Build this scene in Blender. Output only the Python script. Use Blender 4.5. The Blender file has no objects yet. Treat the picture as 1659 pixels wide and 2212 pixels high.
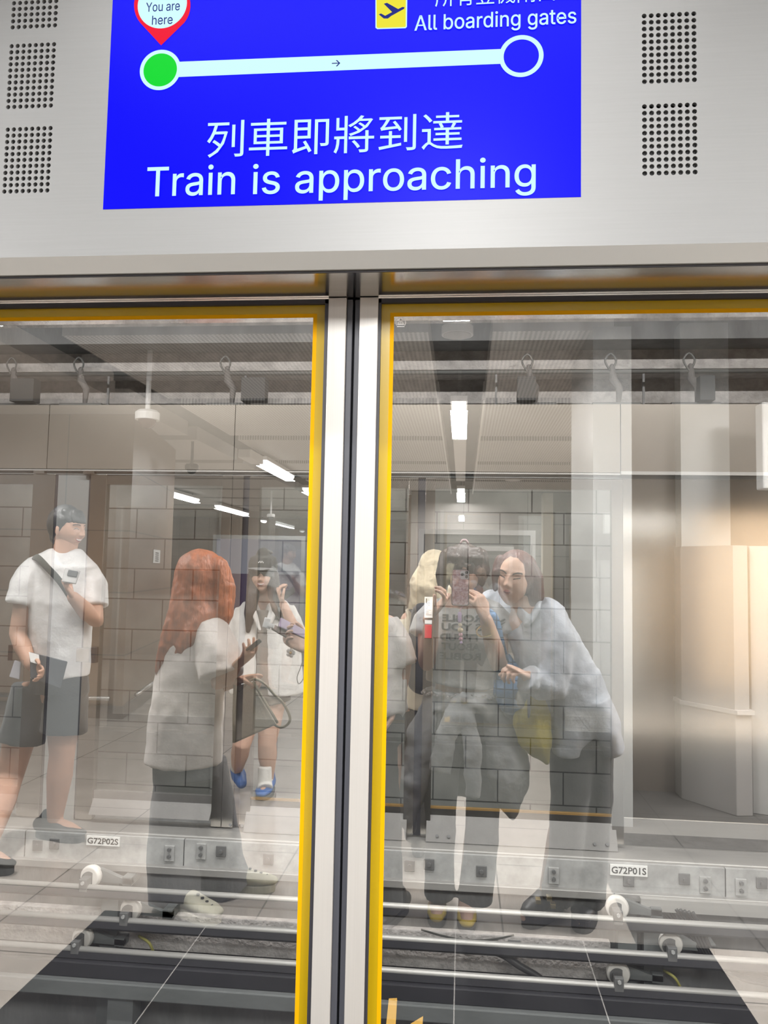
import bpy, bmesh, math, random
from mathutils import Vector, Matrix
random.seed(7)
SC = bpy.context.scene
COL = SC.collection
R = math.radians

# ------------------------------------------------------------------ camera
YAW, PITCH, ROLL, FPX = 0.09902, 0.0743961, 0.01952, 1737.37
CAM = Vector((0.0, -1.6, 1.45))
def cam_axes():
    cy, sy, cp, sp = math.cos(YAW), math.sin(YAW), math.cos(PITCH), math.sin(PITCH)
    f = Vector((-sy*cp, cy*cp, sp)); r = Vector((cy, sy, 0)); u = r.cross(f)
    c, s = math.cos(ROLL), math.sin(ROLL)
    return c*r + s*u, -s*r + c*u, f
CR, CU, CF = cam_axes()
cd = bpy.data.cameras.new('camera'); cam = bpy.data.objects.new('camera', cd); COL.objects.link(cam)
cam.matrix_world = Matrix(((CR.x, CU.x, -CF.x, CAM.x), (CR.y, CU.y, -CF.y, CAM.y), (CR.z, CU.z, -CF.z, CAM.z), (0, 0, 0, 1)))
cd.sensor_fit = 'HORIZONTAL'; cd.sensor_width = 36.0; cd.lens = 36.0*FPX/1659.0
cd.clip_start = 0.02; cd.clip_end = 100
SC.camera = cam

# ------------------------------------------------------------------ exposure, world, lights
SC.view_settings.view_transform = 'Standard'; SC.view_settings.look = 'None'
SC.view_settings.exposure = 0.0; SC.view_settings.gamma = 1.0; SC.view_settings.use_curve_mapping = False
SC.cycles.max_bounces = 10; SC.cycles.diffuse_bounces = 4; SC.cycles.glossy_bounces = 6
SC.cycles.transparent_max_bounces = 24; SC.cycles.transmission_bounces = 6
SC.cycles.use_denoising = True; SC.cycles.sample_clamp_indirect = 6.0
SC.cycles.caustics_reflective = False; SC.cycles.caustics_refractive = False
W = bpy.data.worlds.new('world'); SC.world = W; W.use_nodes = True
W.node_tree.nodes['Background'].inputs[0].default_value = (0.9, 0.92, 1, 1)
W.node_tree.nodes['Background'].inputs[1].default_value = 0.05
GLASS_R = 0.30            # share of light the coated pane mirrors
P_LAMP = 130.0             # each platform luminaire (W)
P_TRACK_FILL = 85.0           # each unseen fill batten added over the track (W)
P_REAR_FILL = 11.0           # each fill batten added behind the opposite doors (W)
HALL_LAMP = 150.0
P_EDGE_FILL = 60.0             # each unseen fill strip added over the door edge (W)

# ------------------------------------------------------------------ helpers
def G(px, py, y):
    """where the sight line of a picture point meets the plane y"""
    d = (px-829.5)/FPX*CR - (py-1106)/FPX*CU + CF
    t = (y-CAM.y)/d.y
    return CAM + t*d
def V(px, py, d):
    """a point on the platform whose mirror image lies d metres away (measured square to the doors)"""
    p = G(px, py, d-1.6)
    return Vector((p.x, -p.y, p.z))

def wloc(o):
    v = Vector((0, 0, 0))
    while o is not None:
        v += Vector(o.location); o = o.parent
    return v
def tag(o, label=None, cat=None, group=None, kind=None):
    if label: o['label'] = label
    if cat: o['category'] = cat
    if group: o['group'] = group
    if kind: o['kind'] = kind
    return o
def thing(name, label, cat, loc=(0, 0, 0), group=None, kind=None):
    o = bpy.data.objects.new(name, None); COL.objects.link(o); o.location = loc
    o.empty_display_size = 0.1
    return tag(o, label, cat, group, kind)
def obj(name, bm, mats, parent=None, smooth=False, bevel=0.0, label=None, kind=None, auto=None):
    """links a bmesh (or mesh) given in world coordinates as one object"""
    if isinstance(bm, bpy.types.Mesh): me = bm
    else:
        me = bpy.data.meshes.new(name); bmesh.ops.recalc_face_normals(bm, faces=bm.faces[:]); bm.to_mesh(me); bm.free()
    me.name = name
    if not isinstance(mats, (list, tuple)): mats = [mats]
    if len(me.materials) == 0:
        for m in mats: me.materials.append(m)
    if smooth:
        for p in me.polygons: p.use_smooth = True
    o = bpy.data.objects.new(name, me); COL.objects.link(o)
    if parent is not None:
        off = wloc(parent); me.transform(Matrix.Translation(-off)); o.parent = parent
    else:
        # origin at the base of the object
        if len(me.vertices):
            xs = [v.co for v in me.vertices]
            b = Vector(((min(v.x for v in xs)+max(v.x for v in xs))/2, (min(v.y for v in xs)+max(v.y for v in xs))/2, min(v.z for v in xs)))
            me.transform(Matrix.Translation(-b)); o.location = b
    if bevel:
        m = o.modifiers.new('b', 'BEVEL'); m.width = bevel; m.segments = 2; m.limit_method = 'ANGLE'; m.angle_limit = R(40)
    if label: o['label'] = label
    if kind: o['kind'] = kind
    return o
def box(bm, x0, x1, y0, y1, z0, z1, mi=0):
    v = [bm.verts.new(p) for p in ((x0,y0,z0),(x1,y0,z0),(x1,y1,z0),(x0,y1,z0),(x0,y0,z1),(x1,y0,z1),(x1,y1,z1),(x0,y1,z1))]
    for f in ((0,3,2,1),(4,5,6,7),(0,1,5,4),(1,2,6,5),(2,3,7,6),(3,0,4,7)):
        fc = bm.faces.new([v[i] for i in f]); fc.material_index = mi
def bx(x0, x1, y0, y1, z0, z1):
    bm = bmesh.new(); box(bm, x0, x1, y0, y1, z0, z1); return bm
def prism(bm, poly, axis, a, b, mi=0):
    """extrudes a 2-D polygon; axis 'x': poly=(y,z), 'y': poly=(x,z), 'z': poly=(x,y)"""
    def p3(p, t):
        return {'x': (t, p[0], p[1]), 'y': (p[0], t, p[1]), 'z': (p[0], p[1], t)}[axis]
    A = [bm.verts.new(p3(p, a)) for p in poly]; B = [bm.verts.new(p3(p, b)) for p in poly]
    n = len(poly)
    for i in range(n):
        f = bm.faces.new((A[i], A[(i+1) % n], B[(i+1) % n], B[i])); f.material_index = mi
    f = bm.faces.new(A[::-1]); f.material_index = mi
    f = bm.faces.new(B); f.material_index = mi
def frame_of(d, ref=None):
    d = d.normalized()
    ref = Vector(ref) if ref is not None else (Vector((0, 0, 1)) if abs(d.z) < 0.9 else Vector((1, 0, 0)))
    a = (ref - d*ref.dot(d))
    if a.length < 1e-5: a = d.orthogonal()
    a.normalize(); b = d.cross(a)
    return a, b
def tube(bm, pts, rad, seg=12, cap='flat', ref=None, mi=0):
    """tube through pts; rad: number, list of numbers or list of (ra, rb) with ra along ref"""
    pts = [Vector(p) for p in pts]; n = len(pts)
    if not isinstance(rad, (list, tuple)): rad = [rad]*n
    rad = [(q, q) if not isinstance(q, (list, tuple)) else q for q in rad]
    dirs = []
    for i in range(n):
        d = pts[min(i+1, n-1)] - pts[max(i-1, 0)]
        dirs.append(d.normalized() if d.length > 1e-9 else Vector((0, 0, 1)))
    rings = []; a_prev = None
    P, D, Q = list(pts), list(dirs), list(rad)
    if cap == 'round':
        for end in (0, 1):
            c = P[0] if end == 0 else P[-1]; d = (-D[0] if end == 0 else D[-1]); q = Q[0] if end == 0 else Q[-1]
            add = []
            for t in (0.5, 0.85, 0.98):
                add.append((c + d*t*(q[0]+q[1])/2, (q[0]*math.sqrt(1-t*t), q[1]*math.sqrt(1-t*t))))
            if end == 0:
                P = [x[0] for x in add[::-1]] + P; Q = [x[1] for x in add[::-1]] + Q; D = [dirs[0]]*3 + D
            else:
                P = P + [x[0] for x in add]; Q = Q + [x[1] for x in add]; D = D + [dirs[-1]]*3
    for p, d, q in zip(P, D, Q):
        if ref is not None or a_prev is None: a, b = frame_of(d, ref)
        else: a, b = frame_of(d, a_prev)
        a_prev = a
        rings.append([bm.verts.new(p + a*q[0]*math.cos(2*math.pi*k/seg) + b*q[1]*math.sin(2*math.pi*k/seg)) for k in range(seg)])
    for r0, r1 in zip(rings, rings[1:]):
        for k in range(seg):
            f = bm.faces.new((r0[k], r0[(k+1) % seg], r1[(k+1) % seg], r1[k])); f.material_index = mi
    f = bm.faces.new(rings[0][::-1]); f.material_index = mi
    f = bm.faces.new(rings[-1]); f.material_index = mi
def tb(pts, rad, seg=12, cap='flat', ref=None):
    bm = bmesh.new(); tube(bm, pts, rad, seg, cap, ref); return bm
def ball(bm, c, r, seg=16, rings=10, mi=0):
    r = r if isinstance(r, (list, tuple)) else (r, r, r)
    res = bmesh.ops.create_uvsphere(bm, u_segments=seg, v_segments=rings, radius=1.0,
            matrix=Matrix.Translation(c) @ Matrix.Diagonal((r[0], r[1], r[2], 1)))
    for v in res['verts']:
        for f in v.link_faces: f.material_index = mi
def spline(pts, n=8):
    """Catmull-Rom through pts"""
    pts = [Vector(p) for p in pts]; out = []
    for i in range(len(pts)-1):
        p0, p1, p2, p3 = pts[max(i-1, 0)], pts[i], pts[i+1], pts[min(i+2, len(pts)-1)]
        for k in range(n):
            t = k/n
            out.append(0.5*((2*p1) + (p2-p0)*t + (2*p0-5*p1+4*p2-p3)*t*t + (3*p1-p0-3*p2+p3)*t**3))
    out.append(pts[-1]); return out

# ------------------------------------------------------------------ materials
MATS = {}
def mat(name, col, rough=0.6, metal=0.0, var=0.0, scale=6.0, bump=0.0, bscale=40.0, stretch=(1, 1, 1), col2=None, spec=0.5, sheen=0.0):
    if name in MATS: return MATS[name]
    m = bpy.data.materials.new(name); m.use_nodes = True; nt = m.node_tree; b = nt.nodes['Principled BSDF']
    b.inputs['Base Color'].default_value = (*col, 1); b.inputs['Roughness'].default_value = rough
    b.inputs['Metallic'].default_value = metal; b.inputs['Specular IOR Level'].default_value = spec
    if sheen: b.inputs['Sheen Weight'].default_value = sheen
    if var or bump:
        tc = nt.nodes.new('ShaderNodeTexCoord'); mp = nt.nodes.new('ShaderNodeMapping'); mp.inputs['Scale'].default_value = stretch
        nt.links.new(tc.outputs['Object'], mp.inputs[0])
    if var:
        nz = nt.nodes.new('ShaderNodeTexNoise'); nz.inputs['Scale'].default_value = scale; nz.inputs['Detail'].default_value = 6; nz.inputs['Roughness'].default_value = 0.65
        nt.links.new(mp.outputs[0], nz.inputs['Vector'])
        rp = nt.nodes.new('ShaderNodeValToRGB'); c2 = col2 or tuple(c*(1-var) for c in col)
        rp.color_ramp.elements[0].position = 0.35; rp.color_ramp.elements[1].position = 0.65
        rp.color_ramp.elements[0].color = (*c2, 1); rp.color_ramp.elements[1].color = (*col, 1)
        nt.links.new(nz.outputs[0], rp.inputs[0]); nt.links.new(rp.outputs[0], b.inputs['Base Color'])
    if bump:
        n2 = nt.nodes.new('ShaderNodeTexNoise'); n2.inputs['Scale'].default_value = bscale; n2.inputs['Detail'].default_value = 4
        nt.links.new(mp.outputs[0], n2.inputs['Vector'])
        bp = nt.nodes.new('ShaderNodeBump'); bp.inputs['Strength'].default_value = bump; bp.inputs['Distance'].default_value = 0.01
        nt.links.new(n2.outputs[0], bp.inputs['Height']); nt.links.new(bp.outputs[0], b.inputs['Normal'])
    MATS[name] = m; return m
def emit(name, col, s=1.0):
    if name in MATS: return MATS[name]
    m = bpy.data.materials.new(name); m.use_nodes = True; nt = m.node_tree
    nt.nodes.remove(nt.nodes['Principled BSDF'])
    e = nt.nodes.new('ShaderNodeEmission'); e.inputs[0].default_value = (*col, 1); e.inputs[1].default_value = s
    nt.links.new(e.outputs[0], nt.nodes['Material Output'].inputs[0]); MATS[name] = m; return m
def screen_mat(name, col, s=1.0):
    """lit display behind a glossy cover"""
    m = mat(name, (0.0, 0.0, 0.0), 0.42); b = m.node_tree.nodes['Principled BSDF']
    b.inputs['Emission Color'].default_value = (*col, 1); b.inputs['Emission Strength'].default_value = s
    b.inputs['Specular IOR Level'].default_value = 0.045
    return m
def glass_mat(name, refl, tint, rough=0.0):
    m = bpy.data.materials.new(name); m.use_nodes = True; nt = m.node_tree; nt.nodes.remove(nt.nodes['Principled BSDF'])
    t = nt.nodes.new('ShaderNodeBsdfTransparent'); t.inputs[0].default_value = (*tint, 1)
    out = nt.nodes['Material Output']
    if refl <= 0: nt.links.new(t.outputs[0], out.inputs[0]); return m
    g = nt.nodes.new('ShaderNodeBsdfGlossy'); g.inputs['Roughness'].default_value = rough; g.inputs[0].default_value = (1, 1, 1, 1)
    x = nt.nodes.new('ShaderNodeMixShader'); x.inputs[0].default_value = refl
    nt.links.new(t.outputs[0], x.inputs[1]); nt.links.new(g.outputs[0], x.inputs[2]); nt.links.new(x.outputs[0], out.inputs[0])
    return m
def grid_mat(name, col, joint, size, jw, rough, var=0.1, offset=0.0, axes='xy', bump=0.3, spec=0.5, shift=(0, 0), mortar_smooth=0.1):
    """tiles or blocks of a given size in metres in the plane axes"""
    m = bpy.data.materials.new(name); m.use_nodes = True; nt = m.node_tree; b = nt.nodes['Principled BSDF']
    geo = nt.nodes.new('ShaderNodeNewGeometry'); sep = nt.nodes.new('ShaderNodeSeparateXYZ'); nt.links.new(geo.outputs['Position'], sep.inputs[0])
    cmb = nt.nodes.new('ShaderNodeCombineXYZ')
    for i, a in enumerate(axes):
        ad = nt.nodes.new('ShaderNodeMath'); ad.operation = 'ADD'; ad.inputs[1].default_value = shift[i]
        nt.links.new(sep.outputs['xyz'.index(a)], ad.inputs[0]); nt.links.new(ad.outputs[0], cmb.inputs[i])
    br = nt.nodes.new('ShaderNodeTexBrick'); br.offset = offset; br.squash = 1.0
    br.inputs['Scale'].default_value = 1.0; br.inputs['Brick Width'].default_value = size[0]; br.inputs['Row Height'].default_value = size[1]
    br.inputs['Mortar Size'].default_value = jw; br.inputs['Mortar Smooth'].default_value = mortar_smooth; br.inputs['Bias'].default_value = 0
    br.inputs['Color1'].default_value = (*col, 1); br.inputs['Color2'].default_value = (*[c*(1-var) for c in col], 1); br.inputs['Mortar'].default_value = (*joint, 1)
    nt.links.new(cmb.outputs[0], br.inputs['Vector'])
    nz = nt.nodes.new('ShaderNodeTexNoise'); nz.inputs['Scale'].default_value = 5; nz.inputs['Detail'].default_value = 8; nt.links.new(geo.outputs['Position'], nz.inputs['Vector'])
    rp = nt.nodes.new('ShaderNodeMapRange'); rp.inputs['From Min'].default_value = 0.3; rp.inputs['From Max'].default_value = 0.7
    rp.inputs['To Min'].default_value = 1-var; rp.inputs['To Max'].default_value = 1+var; nt.links.new(nz.outputs[0], rp.inputs[0])
    mx = nt.nodes.new('ShaderNodeVectorMath'); mx.operation = 'SCALE'; nt.links.new(br.outputs['Color'], mx.inputs[0]); nt.links.new(rp.outputs[0], mx.inputs['Scale'])
    nt.links.new(mx.outputs[0], b.inputs['Base Color']); b.inputs['Roughness'].default_value = rough; b.inputs['Specular IOR Level'].default_value = spec
    if bump:
        bp = nt.nodes.new('ShaderNodeBump'); bp.inputs['Strength'].default_value = bump; bp.inputs['Distance'].default_value = 0.01; bp.invert = True
        nt.links.new(br.outputs['Fac'], bp.inputs['Height']); nt.links.new(bp.outputs[0], b.inputs['Normal'])
    return m
def perforated_mat(name, col, hole, pitch, rad, rough=0.5):
    """white ceiling sheet with a fine grid of round holes"""
    m = bpy.data.materials.new(name); m.use_nodes = True; nt = m.node_tree; b = nt.nodes['Principled BSDF']
    geo = nt.nodes.new('ShaderNodeNewGeometry'); sc = nt.nodes.new('ShaderNodeVectorMath'); sc.operation = 'SCALE'; sc.inputs['Scale'].default_value = 1/pitch
    nt.links.new(geo.outputs['Position'], sc.inputs[0])
    fr = nt.nodes.new('ShaderNodeVectorMath'); fr.operation = 'FRACTION'; nt.links.new(sc.outputs[0], fr.inputs[0])
    sb = nt.nodes.new('ShaderNodeVectorMath'); sb.operation = 'SUBTRACT'; sb.inputs[1].default_value = (.5, .5, 0); nt.links.new(fr.outputs[0], sb.inputs[0])
    mu = nt.nodes.new('ShaderNodeVectorMath'); mu.operation = 'MULTIPLY'; mu.inputs[1].default_value = (1, 1, 0); nt.links.new(sb.outputs[0], mu.inputs[0])
    ln = nt.nodes.new('ShaderNodeVectorMath'); ln.operation = 'LENGTH'; nt.links.new(mu.outputs[0], ln.inputs[0])
    lt = nt.nodes.new('ShaderNodeMath'); lt.operation = 'LESS_THAN'; lt.inputs[1].default_value = rad/pitch; nt.links.new(ln.outputs['Value'], lt.inputs[0])
    mx = nt.nodes.new('ShaderNodeMix'); mx.data_type = 'RGBA'; mx.inputs[6].default_value = (*col, 1); mx.inputs[7].default_value = (*hole, 1)
    nt.links.new(lt.outputs[0], mx.inputs[0]); nt.links.new(mx.outputs[2], b.inputs['Base Color']); b.inputs['Roughness'].default_value = rough
    return m
try:
    import os as _os
    UI_FONT = bpy.data.fonts.load(_os.path.join(bpy.utils.system_resource('DATAFILES'), 'fonts', 'Inter.woff2'))
except Exception:
    UI_FONT = None
def text_mesh(s, bold=0.0, ui=True):
    c = bpy.data.curves.new('t', 'FONT')
    if ui and bold < .01 and UI_FONT is not None and all(ord(q) < 128 for q in s): c.font = UI_FONT
    c.body = s; c.size = 1.0; c.offset = bold; c.resolution_u = 3
    o = bpy.data.objects.new('t', c); COL.objects.link(o)
    dg = bpy.context.evaluated_depsgraph_get(); me = bpy.data.meshes.new_from_object(o.evaluated_get(dg))
    bpy.data.objects.remove(o); bpy.data.curves.remove(c)
    return me
def text_on(name, s, origin, xdir, zdir, width, cap, mats, parent, bold=0.0, ref='H', label=None, height=None):
    """lettering fitted to a width and a cap height, lying in the plane of xdir and zdir"""
    me = text_mesh(s, bold)
    xs = [v.co.x for v in me.vertices]; ys = [v.co.y for v in me.vertices]
    if height is None:
        rm = text_mesh(ref, bold); h = max(v.co.y for v in rm.vertices); bpy.data.meshes.remove(rm); y0 = 0; sy = cap/h
    else:
        y0 = min(ys); sy = height/(max(ys)-min(ys))
    sx = width/(max(xs)-min(xs)); x0 = min(xs)
    xdir, zdir, origin = Vector(xdir), Vector(zdir), Vector(origin)
    nrm = xdir.cross(zdir)
    for v in me.vertices: v.co = origin + xdir*((v.co.x-x0)*sx) + zdir*((v.co.y-y0)*sy) + nrm*v.co.z
    return obj(name, me, mats, parent, label=label)

M = dict(
 fascia = mat('satin_aluminium', (0.150, 0.154, 0.156), 0.48, 0.08, var=0.05, scale=40, stretch=(0.15, 1, 6)),
 steel = mat('brushed_steel', (0.66, 0.64, 0.61), 0.17, 1.0, var=0.10, scale=60, stretch=(0.05, 1, 3)),
 stile = mat('brushed_stile', (0.40, 0.39, 0.375), 0.32, 0.3, var=0.05, scale=60, stretch=(6, 1, 0.05)),
 farsteel = mat('far_brushed_steel', (0.46, 0.435, 0.40), 0.20, 1.0, var=0.06, scale=50, stretch=(5, 1, 0.1)),
 farpanel = mat('far_steel_panel', (0.80, 0.76, 0.71), 0.13, 1.0, var=0.04, scale=3, bump=0.06, bscale=1.6, stretch=(1, 1, 0.6)),
 kick = mat('kick_plate_steel', (0.15, 0.145, 0.14), 0.5, 0.4, var=0.08, scale=20),
 fargrey = mat('far_grey_post', (0.20, 0.21, 0.21), 0.5, 0.1),
 rubber = mat('black_rubber', (0.018, 0.018, 0.024), 0.55),
 rubber2 = mat('grey_rubber', (0.045, 0.048, 0.06), 0.5),
 black = mat('black_paint', (0.012, 0.012, 0.014), 0.6),
 yel_o = mat('yellow_film_outer', (0.30, 0.20, 0.002), 0.25, spec=.5),
 yel_i = mat('yellow_film_inner', (0.52, 0.255, 0.001), 0.6, spec=.06),
 white = mat('white_plastic', (0.8, 0.8, 0.79), 0.4),
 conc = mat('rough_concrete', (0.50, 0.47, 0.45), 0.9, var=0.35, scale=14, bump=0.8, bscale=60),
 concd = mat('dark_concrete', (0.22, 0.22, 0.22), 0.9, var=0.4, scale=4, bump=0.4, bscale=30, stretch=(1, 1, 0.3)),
 galv = mat('galvanised_plate', (0.50, 0.50, 0.49), 0.6, 0.2, var=0.35, scale=7),
 ledge = mat('aluminium_ledge', (0.40, 0.39, 0.375), 0.42, 0.5, var=0.1, scale=20, stretch=(0.1, 1, 1)),
 rail = mat('rail_steel', (0.50, 0.49, 0.47), 0.5, 0.5, var=0.1, scale=20, stretch=(0.05, 1, 1)),
 cover = mat('rail_cover', (0.02, 0.02, 0.025), 0.5),
 ceramic = mat('ceramic_white', (0.72, 0.69, 0.65), 0.35),
 bracket = mat('bracket_grey', (0.16, 0.16, 0.16), 0.6, 0.3),
 beam = mat('beam_grey', (0.17, 0.18, 0.18), 0.55, 0.2, var=0.3, scale=6, stretch=(0.3, 1, 1)),
 cable = mat('cable_black', (0.02, 0.02, 0.022), 0.5),
 pipe = mat('pipe_grey', (0.10, 0.10, 0.095), 0.6, 0.1),
 label = mat('label_white', (0.78, 0.78, 0.76), 0.5),
 ink = mat('label_ink', (0.015, 0.015, 0.017), 0.6),
)

# ================================================================== near side: fascia with the screen
ZX, ZZ = Vector((1, 0, 0)), Vector((0, 0, 1))
YF = -0.175                                    # front of the fascia
def S(px, py, lift=0.001): return G(px, py, YF-lift)
KF = 1.425/1.54
SX0, SX1 = -0.7465*KF, 0.219*KF                # screen
SZ0 = 1.45+(2.183-1.45)*KF; SZ1 = SZ0+(SX1-SX0)*9/16
FZ0, FZ1 = G(830, 540, YF).z, 3.05
GP = 0.01345*KF                                  # pitch of the loudspeaker holes
GW, GH = GP*8, GP*11
gr_c = [(x*KF, 1.45+(z-1.45)*KF) for x, z in ((-0.9185, 2.655), (-0.9185, 2.4785), (-0.9165, 2.2945), (0.3875, 2.663), (0.3873, 2.479), (0.3870, 2.294))]
# the fascia is one sheet with openings for the screen and the loudspeaker grilles
xs = sorted({-3.2, 3.2, SX0, SX1, *[c[0]-GW/2 for c in gr_c], *[c[0]+GW/2 for c in gr_c]})
bm = bmesh.new()
openings = [(SX0, SX1, SZ0, SZ1)] + [(c[0]-GW/2, c[0]+GW/2, c[1]-GH/2, c[1]+GH/2) for c in gr_c]
for a, b in zip(xs, xs[1:]):
    if b-a < 1e-6: continue
    mid = (a+b)/2
    zc = [FZ0]
    for o in sorted([q for q in openings if q[0]-1e-6 < mid < q[1]+1e-6], key=lambda q: q[2]):
        zc += [o[2], o[3]]
    zc.append(FZ1)
    for i in range(0, len(zc), 2):
        if zc[i+1]-zc[i] > 1e-4: box(bm, a, b, YF, YF+0.012, zc[i], zc[i+1])
bmesh.ops.remove_doubles(bm, verts=bm.verts[:], dist=1e-6)
tag(obj('trim_1', bm, M['fascia']), 'satin grey metal fascia panel above the sliding doors', 'fascia', kind='structure')
zl = 2.0105
yl = YF+.020
bm = bmesh.new(); prism(bm, [(YF, FZ0), (YF+0.012, FZ0), (yl+.006, zl), (yl, zl)], 'x', -3.2, 3.2)
tag(obj('trim_2', bm, mat('lip_aluminium', (0.30, 0.30, 0.29), 0.4, 0.2)), 'pale angled lip along the lower edge of the fascia', 'trim', kind='structure')
bm = bx(-3.2, 3.2, yl+.006, yl+.010, zl-.003, zl+0.05)
tag(obj('trim_3', bm, M['rubber']), 'thin dark seam under the fascia lip', 'trim', kind='structure')
XL0, XL1, XR0, XR1 = -0.2798, -0.2428, -0.2151, -0.1774     # faces of the two stiles
ZH = 2.0073
XOUT_L, XOUT_R = -1.30, 0.84
bm = bx(-3.2, 3.2, yl+.010, 0.035, ZH, ZH+.02); box(bm, -3.2, 3.2, .0, .04, ZH+.02, 3.4)
tag(obj('trim_4', bm, M['steel']), 'brushed steel soffit directly over the sliding doors', 'header', kind='structure')

# ---- loudspeaker grilles
def grille(cx, cz, label):
    t = thing('speaker_grille', label, 'speaker grille', (cx, YF, cz-GH/2), 'loudspeaker grilles in the fascia')
    bm = bmesh.new(); N = 12; r = 0.0044
    for i in range(8):
        for j in range(11):
            x, z = cx-GW/2+GP*(i+.5), cz-GH/2+GP*(j+.5)
            hole = [bm.verts.new((x+r*math.cos(2*math.pi*k/N), YF, z+r*math.sin(2*math.pi*k/N))) for k in range(N)]
            deep = [bm.verts.new((v.co.x, YF+0.008, v.co.z)) for v in hole]
            sq = []
            for k in range(N):
                c, s = math.cos(2*math.pi*k/N), math.sin(2*math.pi*k/N); q = GP/2/max(abs(c), abs(s))
                sq.append(bm.verts.new((x+q*c, YF, z+q*s)))
            for k in range(N):
                k2 = (k+1) % N
                bm.faces.new((sq[k], sq[k2], hole[k2], hole[k])); bm.faces.new((hole[k], hole[k2], deep[k2], deep[k]))
                c0, c1 = sq[k].co, sq[k2].co
                if abs(c0.x-x) < GP/2-1e-6 and abs(c1.x-x) > GP/2-1e-6 or abs(c0.x-x) > GP/2-1e-6 and abs(c1.x-x) < GP/2-1e-6:
                    cx2 = x+math.copysign(GP/2, c0.x+c1.x-2*x); cz2 = z+math.copysign(GP/2, c0.z+c1.z-2*z)
                    bm.faces.new((sq[k], bm.verts.new((cx2, YF, cz2)), sq[k2]))
    obj('perforated_plate', bm, M['fascia'], t)
    obj('backing', bx(cx-GW/2, cx+GW/2, YF+0.02, YF+0.05, cz-GH/2, cz+GH/2), M['black'], t)
for (c, l) in zip(gr_c, ('perforated loudspeaker grille at upper left, cut by the top of the photo',
        'middle perforated loudspeaker grille left of the blue screen', 'lowest perforated loudspeaker grille left of the blue screen',
        'perforated loudspeaker grille right of the blue screen, above the photo edge',
        'upper perforated loudspeaker grille right of the blue screen', 'lower perforated loudspeaker grille right of the blue screen')):
    if 'above the photo edge' in l: 
        bm = bx(c[0]-GW/2, c[0]+GW/2, YF, YF+0.012, c[1]-GH/2, c[1]+GH/2)
        o = obj('trim_5', bm, M['fascia']); tag(o, 'plain cover plate set in the fascia above the grilles', 'trim', kind='structure'); continue
    grille(*c, l)

# ---- the screen
BLUE = screen_mat('screen_blue', (0.0004, 0.0, 1.0), 1.0)
PALE = screen_mat('screen_pale', (0.66, 1.0, 1.0), 0.98)
t = thing('display_screen', 'blue wall screen reading Train is approaching', 'screen', ((SX0+SX1)/2, YF, SZ0))
obj('screen_panel', bx(SX0, SX1, YF-0.0005, YF+0.03, SZ0, SZ1), BLUE, t)
obj('screen_edge', bx(SX0-0.002, SX1+0.002, YF+0.002, YF+0.03, SZ0-0.002, SZ1+0.002), M['black'], t)
def disc(name, px, py, rpx, m, lift, inner=0, seg=48, label=None):
    c = S(px, py, lift); rr = rpx*(G(px+1, py, YF)-G(px, py, YF)).length
    bm = bmesh.new()
    o = [bm.verts.new((c.x+rr*math.cos(2*math.pi*k/seg), c.y, c.z+rr*math.sin(2*math.pi*k/seg))) for k in range(seg)]
    if inner:
        ri = rr*inner/rpx
        i2 = [bm.verts.new((c.x+ri*math.cos(2*math.pi*k/seg), c.y, c.z+ri*math.sin(2*math.pi*k/seg))) for k in range(seg)]
        for k in range(seg): bm.faces.new((o[k], o[(k+1) % seg], i2[(k+1) % seg], i2[k]))
    else: bm.faces.new(o)
    return obj(name, bm, m, t, label=label)
def flat(name, pts, m, lift, label=None):
    bm = bmesh.new(); bm.faces.new([bm.verts.new(S(x, y, lift)) for x, y in pts])
    return obj(name, bm, m, t, label=label)
flat('route_line', [(370, 134), (1090, 105.5), (1090, 137.5), (370, 167)], PALE, 0.0012)
disc('route_ring', 346, 151, 44, PALE, 0.0016)
disc('station_dot', 346, 151, 36, screen_mat('screen_green', (0.0, 0.72, 0.03), 1.0), 0.0020, label='green station dot')
disc('route_ring', 1126, 121, 48, PALE, 0.0016)
disc('station_dot', 1126, 121, 38, BLUE, 0.0020, label='hollow blue station dot')
RED = screen_mat('screen_red', (0.9, 0.0, 0.03), 1.0)
pin = []
for k in range(0, 31):
    a = R(-38) + k/30*R(256); pin.append((350.5+61*math.cos(a), 11-61*math.sin(a)))
pin.append((348, 98))
flat('map_pin', pin, RED, 0.0012, 'red map pin')
disc('pin_face', 350.5, 9, 53, PALE, 0.0016, label='pale face of the map pin')
DB = screen_mat('screen_ink', (0.0, 0.01, 0.22), 1.0)
def scr_text(s, x0, x1, yb0, cap, m, bold=0.0, height=None, lift=0.0024):
    a = S(x0, yb0, lift); b = S(x1, yb0, lift); c = S((x0+x1)/2, yb0-(cap or height), lift); mid = S((x0+x1)/2, yb0, lift)
    return text_on('lettering', s, a, ZX, ZZ, b.x-a.x, c.z-mid.z, m, t, bold, height=(c.z-mid.z) if height else None)
scr_text('You are', 315, 388, 25.5, 19.5, DB, 0.004)
scr_text('here', 328, 372.5, 53.5, 19.5, DB, 0.004)
for w_, a_, b_, y_ in (('Train', 316, 507, 424.2), ('is', 545, 604, 419), ('approaching', 637, 1157, 417)): scr_text(w_, a_, b_, y_, 63, PALE, 0.004)
scr_text('列車即將到達', 446, 999, 341, None, PALE, 0.0, height=81)
scr_text('All boarding gates', 895, 1245, 66, 32.5, PALE, 0.006)
scr_text('所有登機閘口', 940, 1198, 15, None, PALE, 0.0, height=43)
YEL = screen_mat('screen_yellow', (0.86, 0.78, 0.03), 1.0)
flat('sign_border', [(811, -12), (880, -14), (879, 58), (876, 61), (815, 63), (811, 60)], PALE, 0.0012)
flat('sign_face', [(813, -12), (877, -14), (876.5, 57), (874, 58.5), (816, 60.5), (813.5, 58)], YEL, 0.0016, 'yellow airport pictogram')
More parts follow.
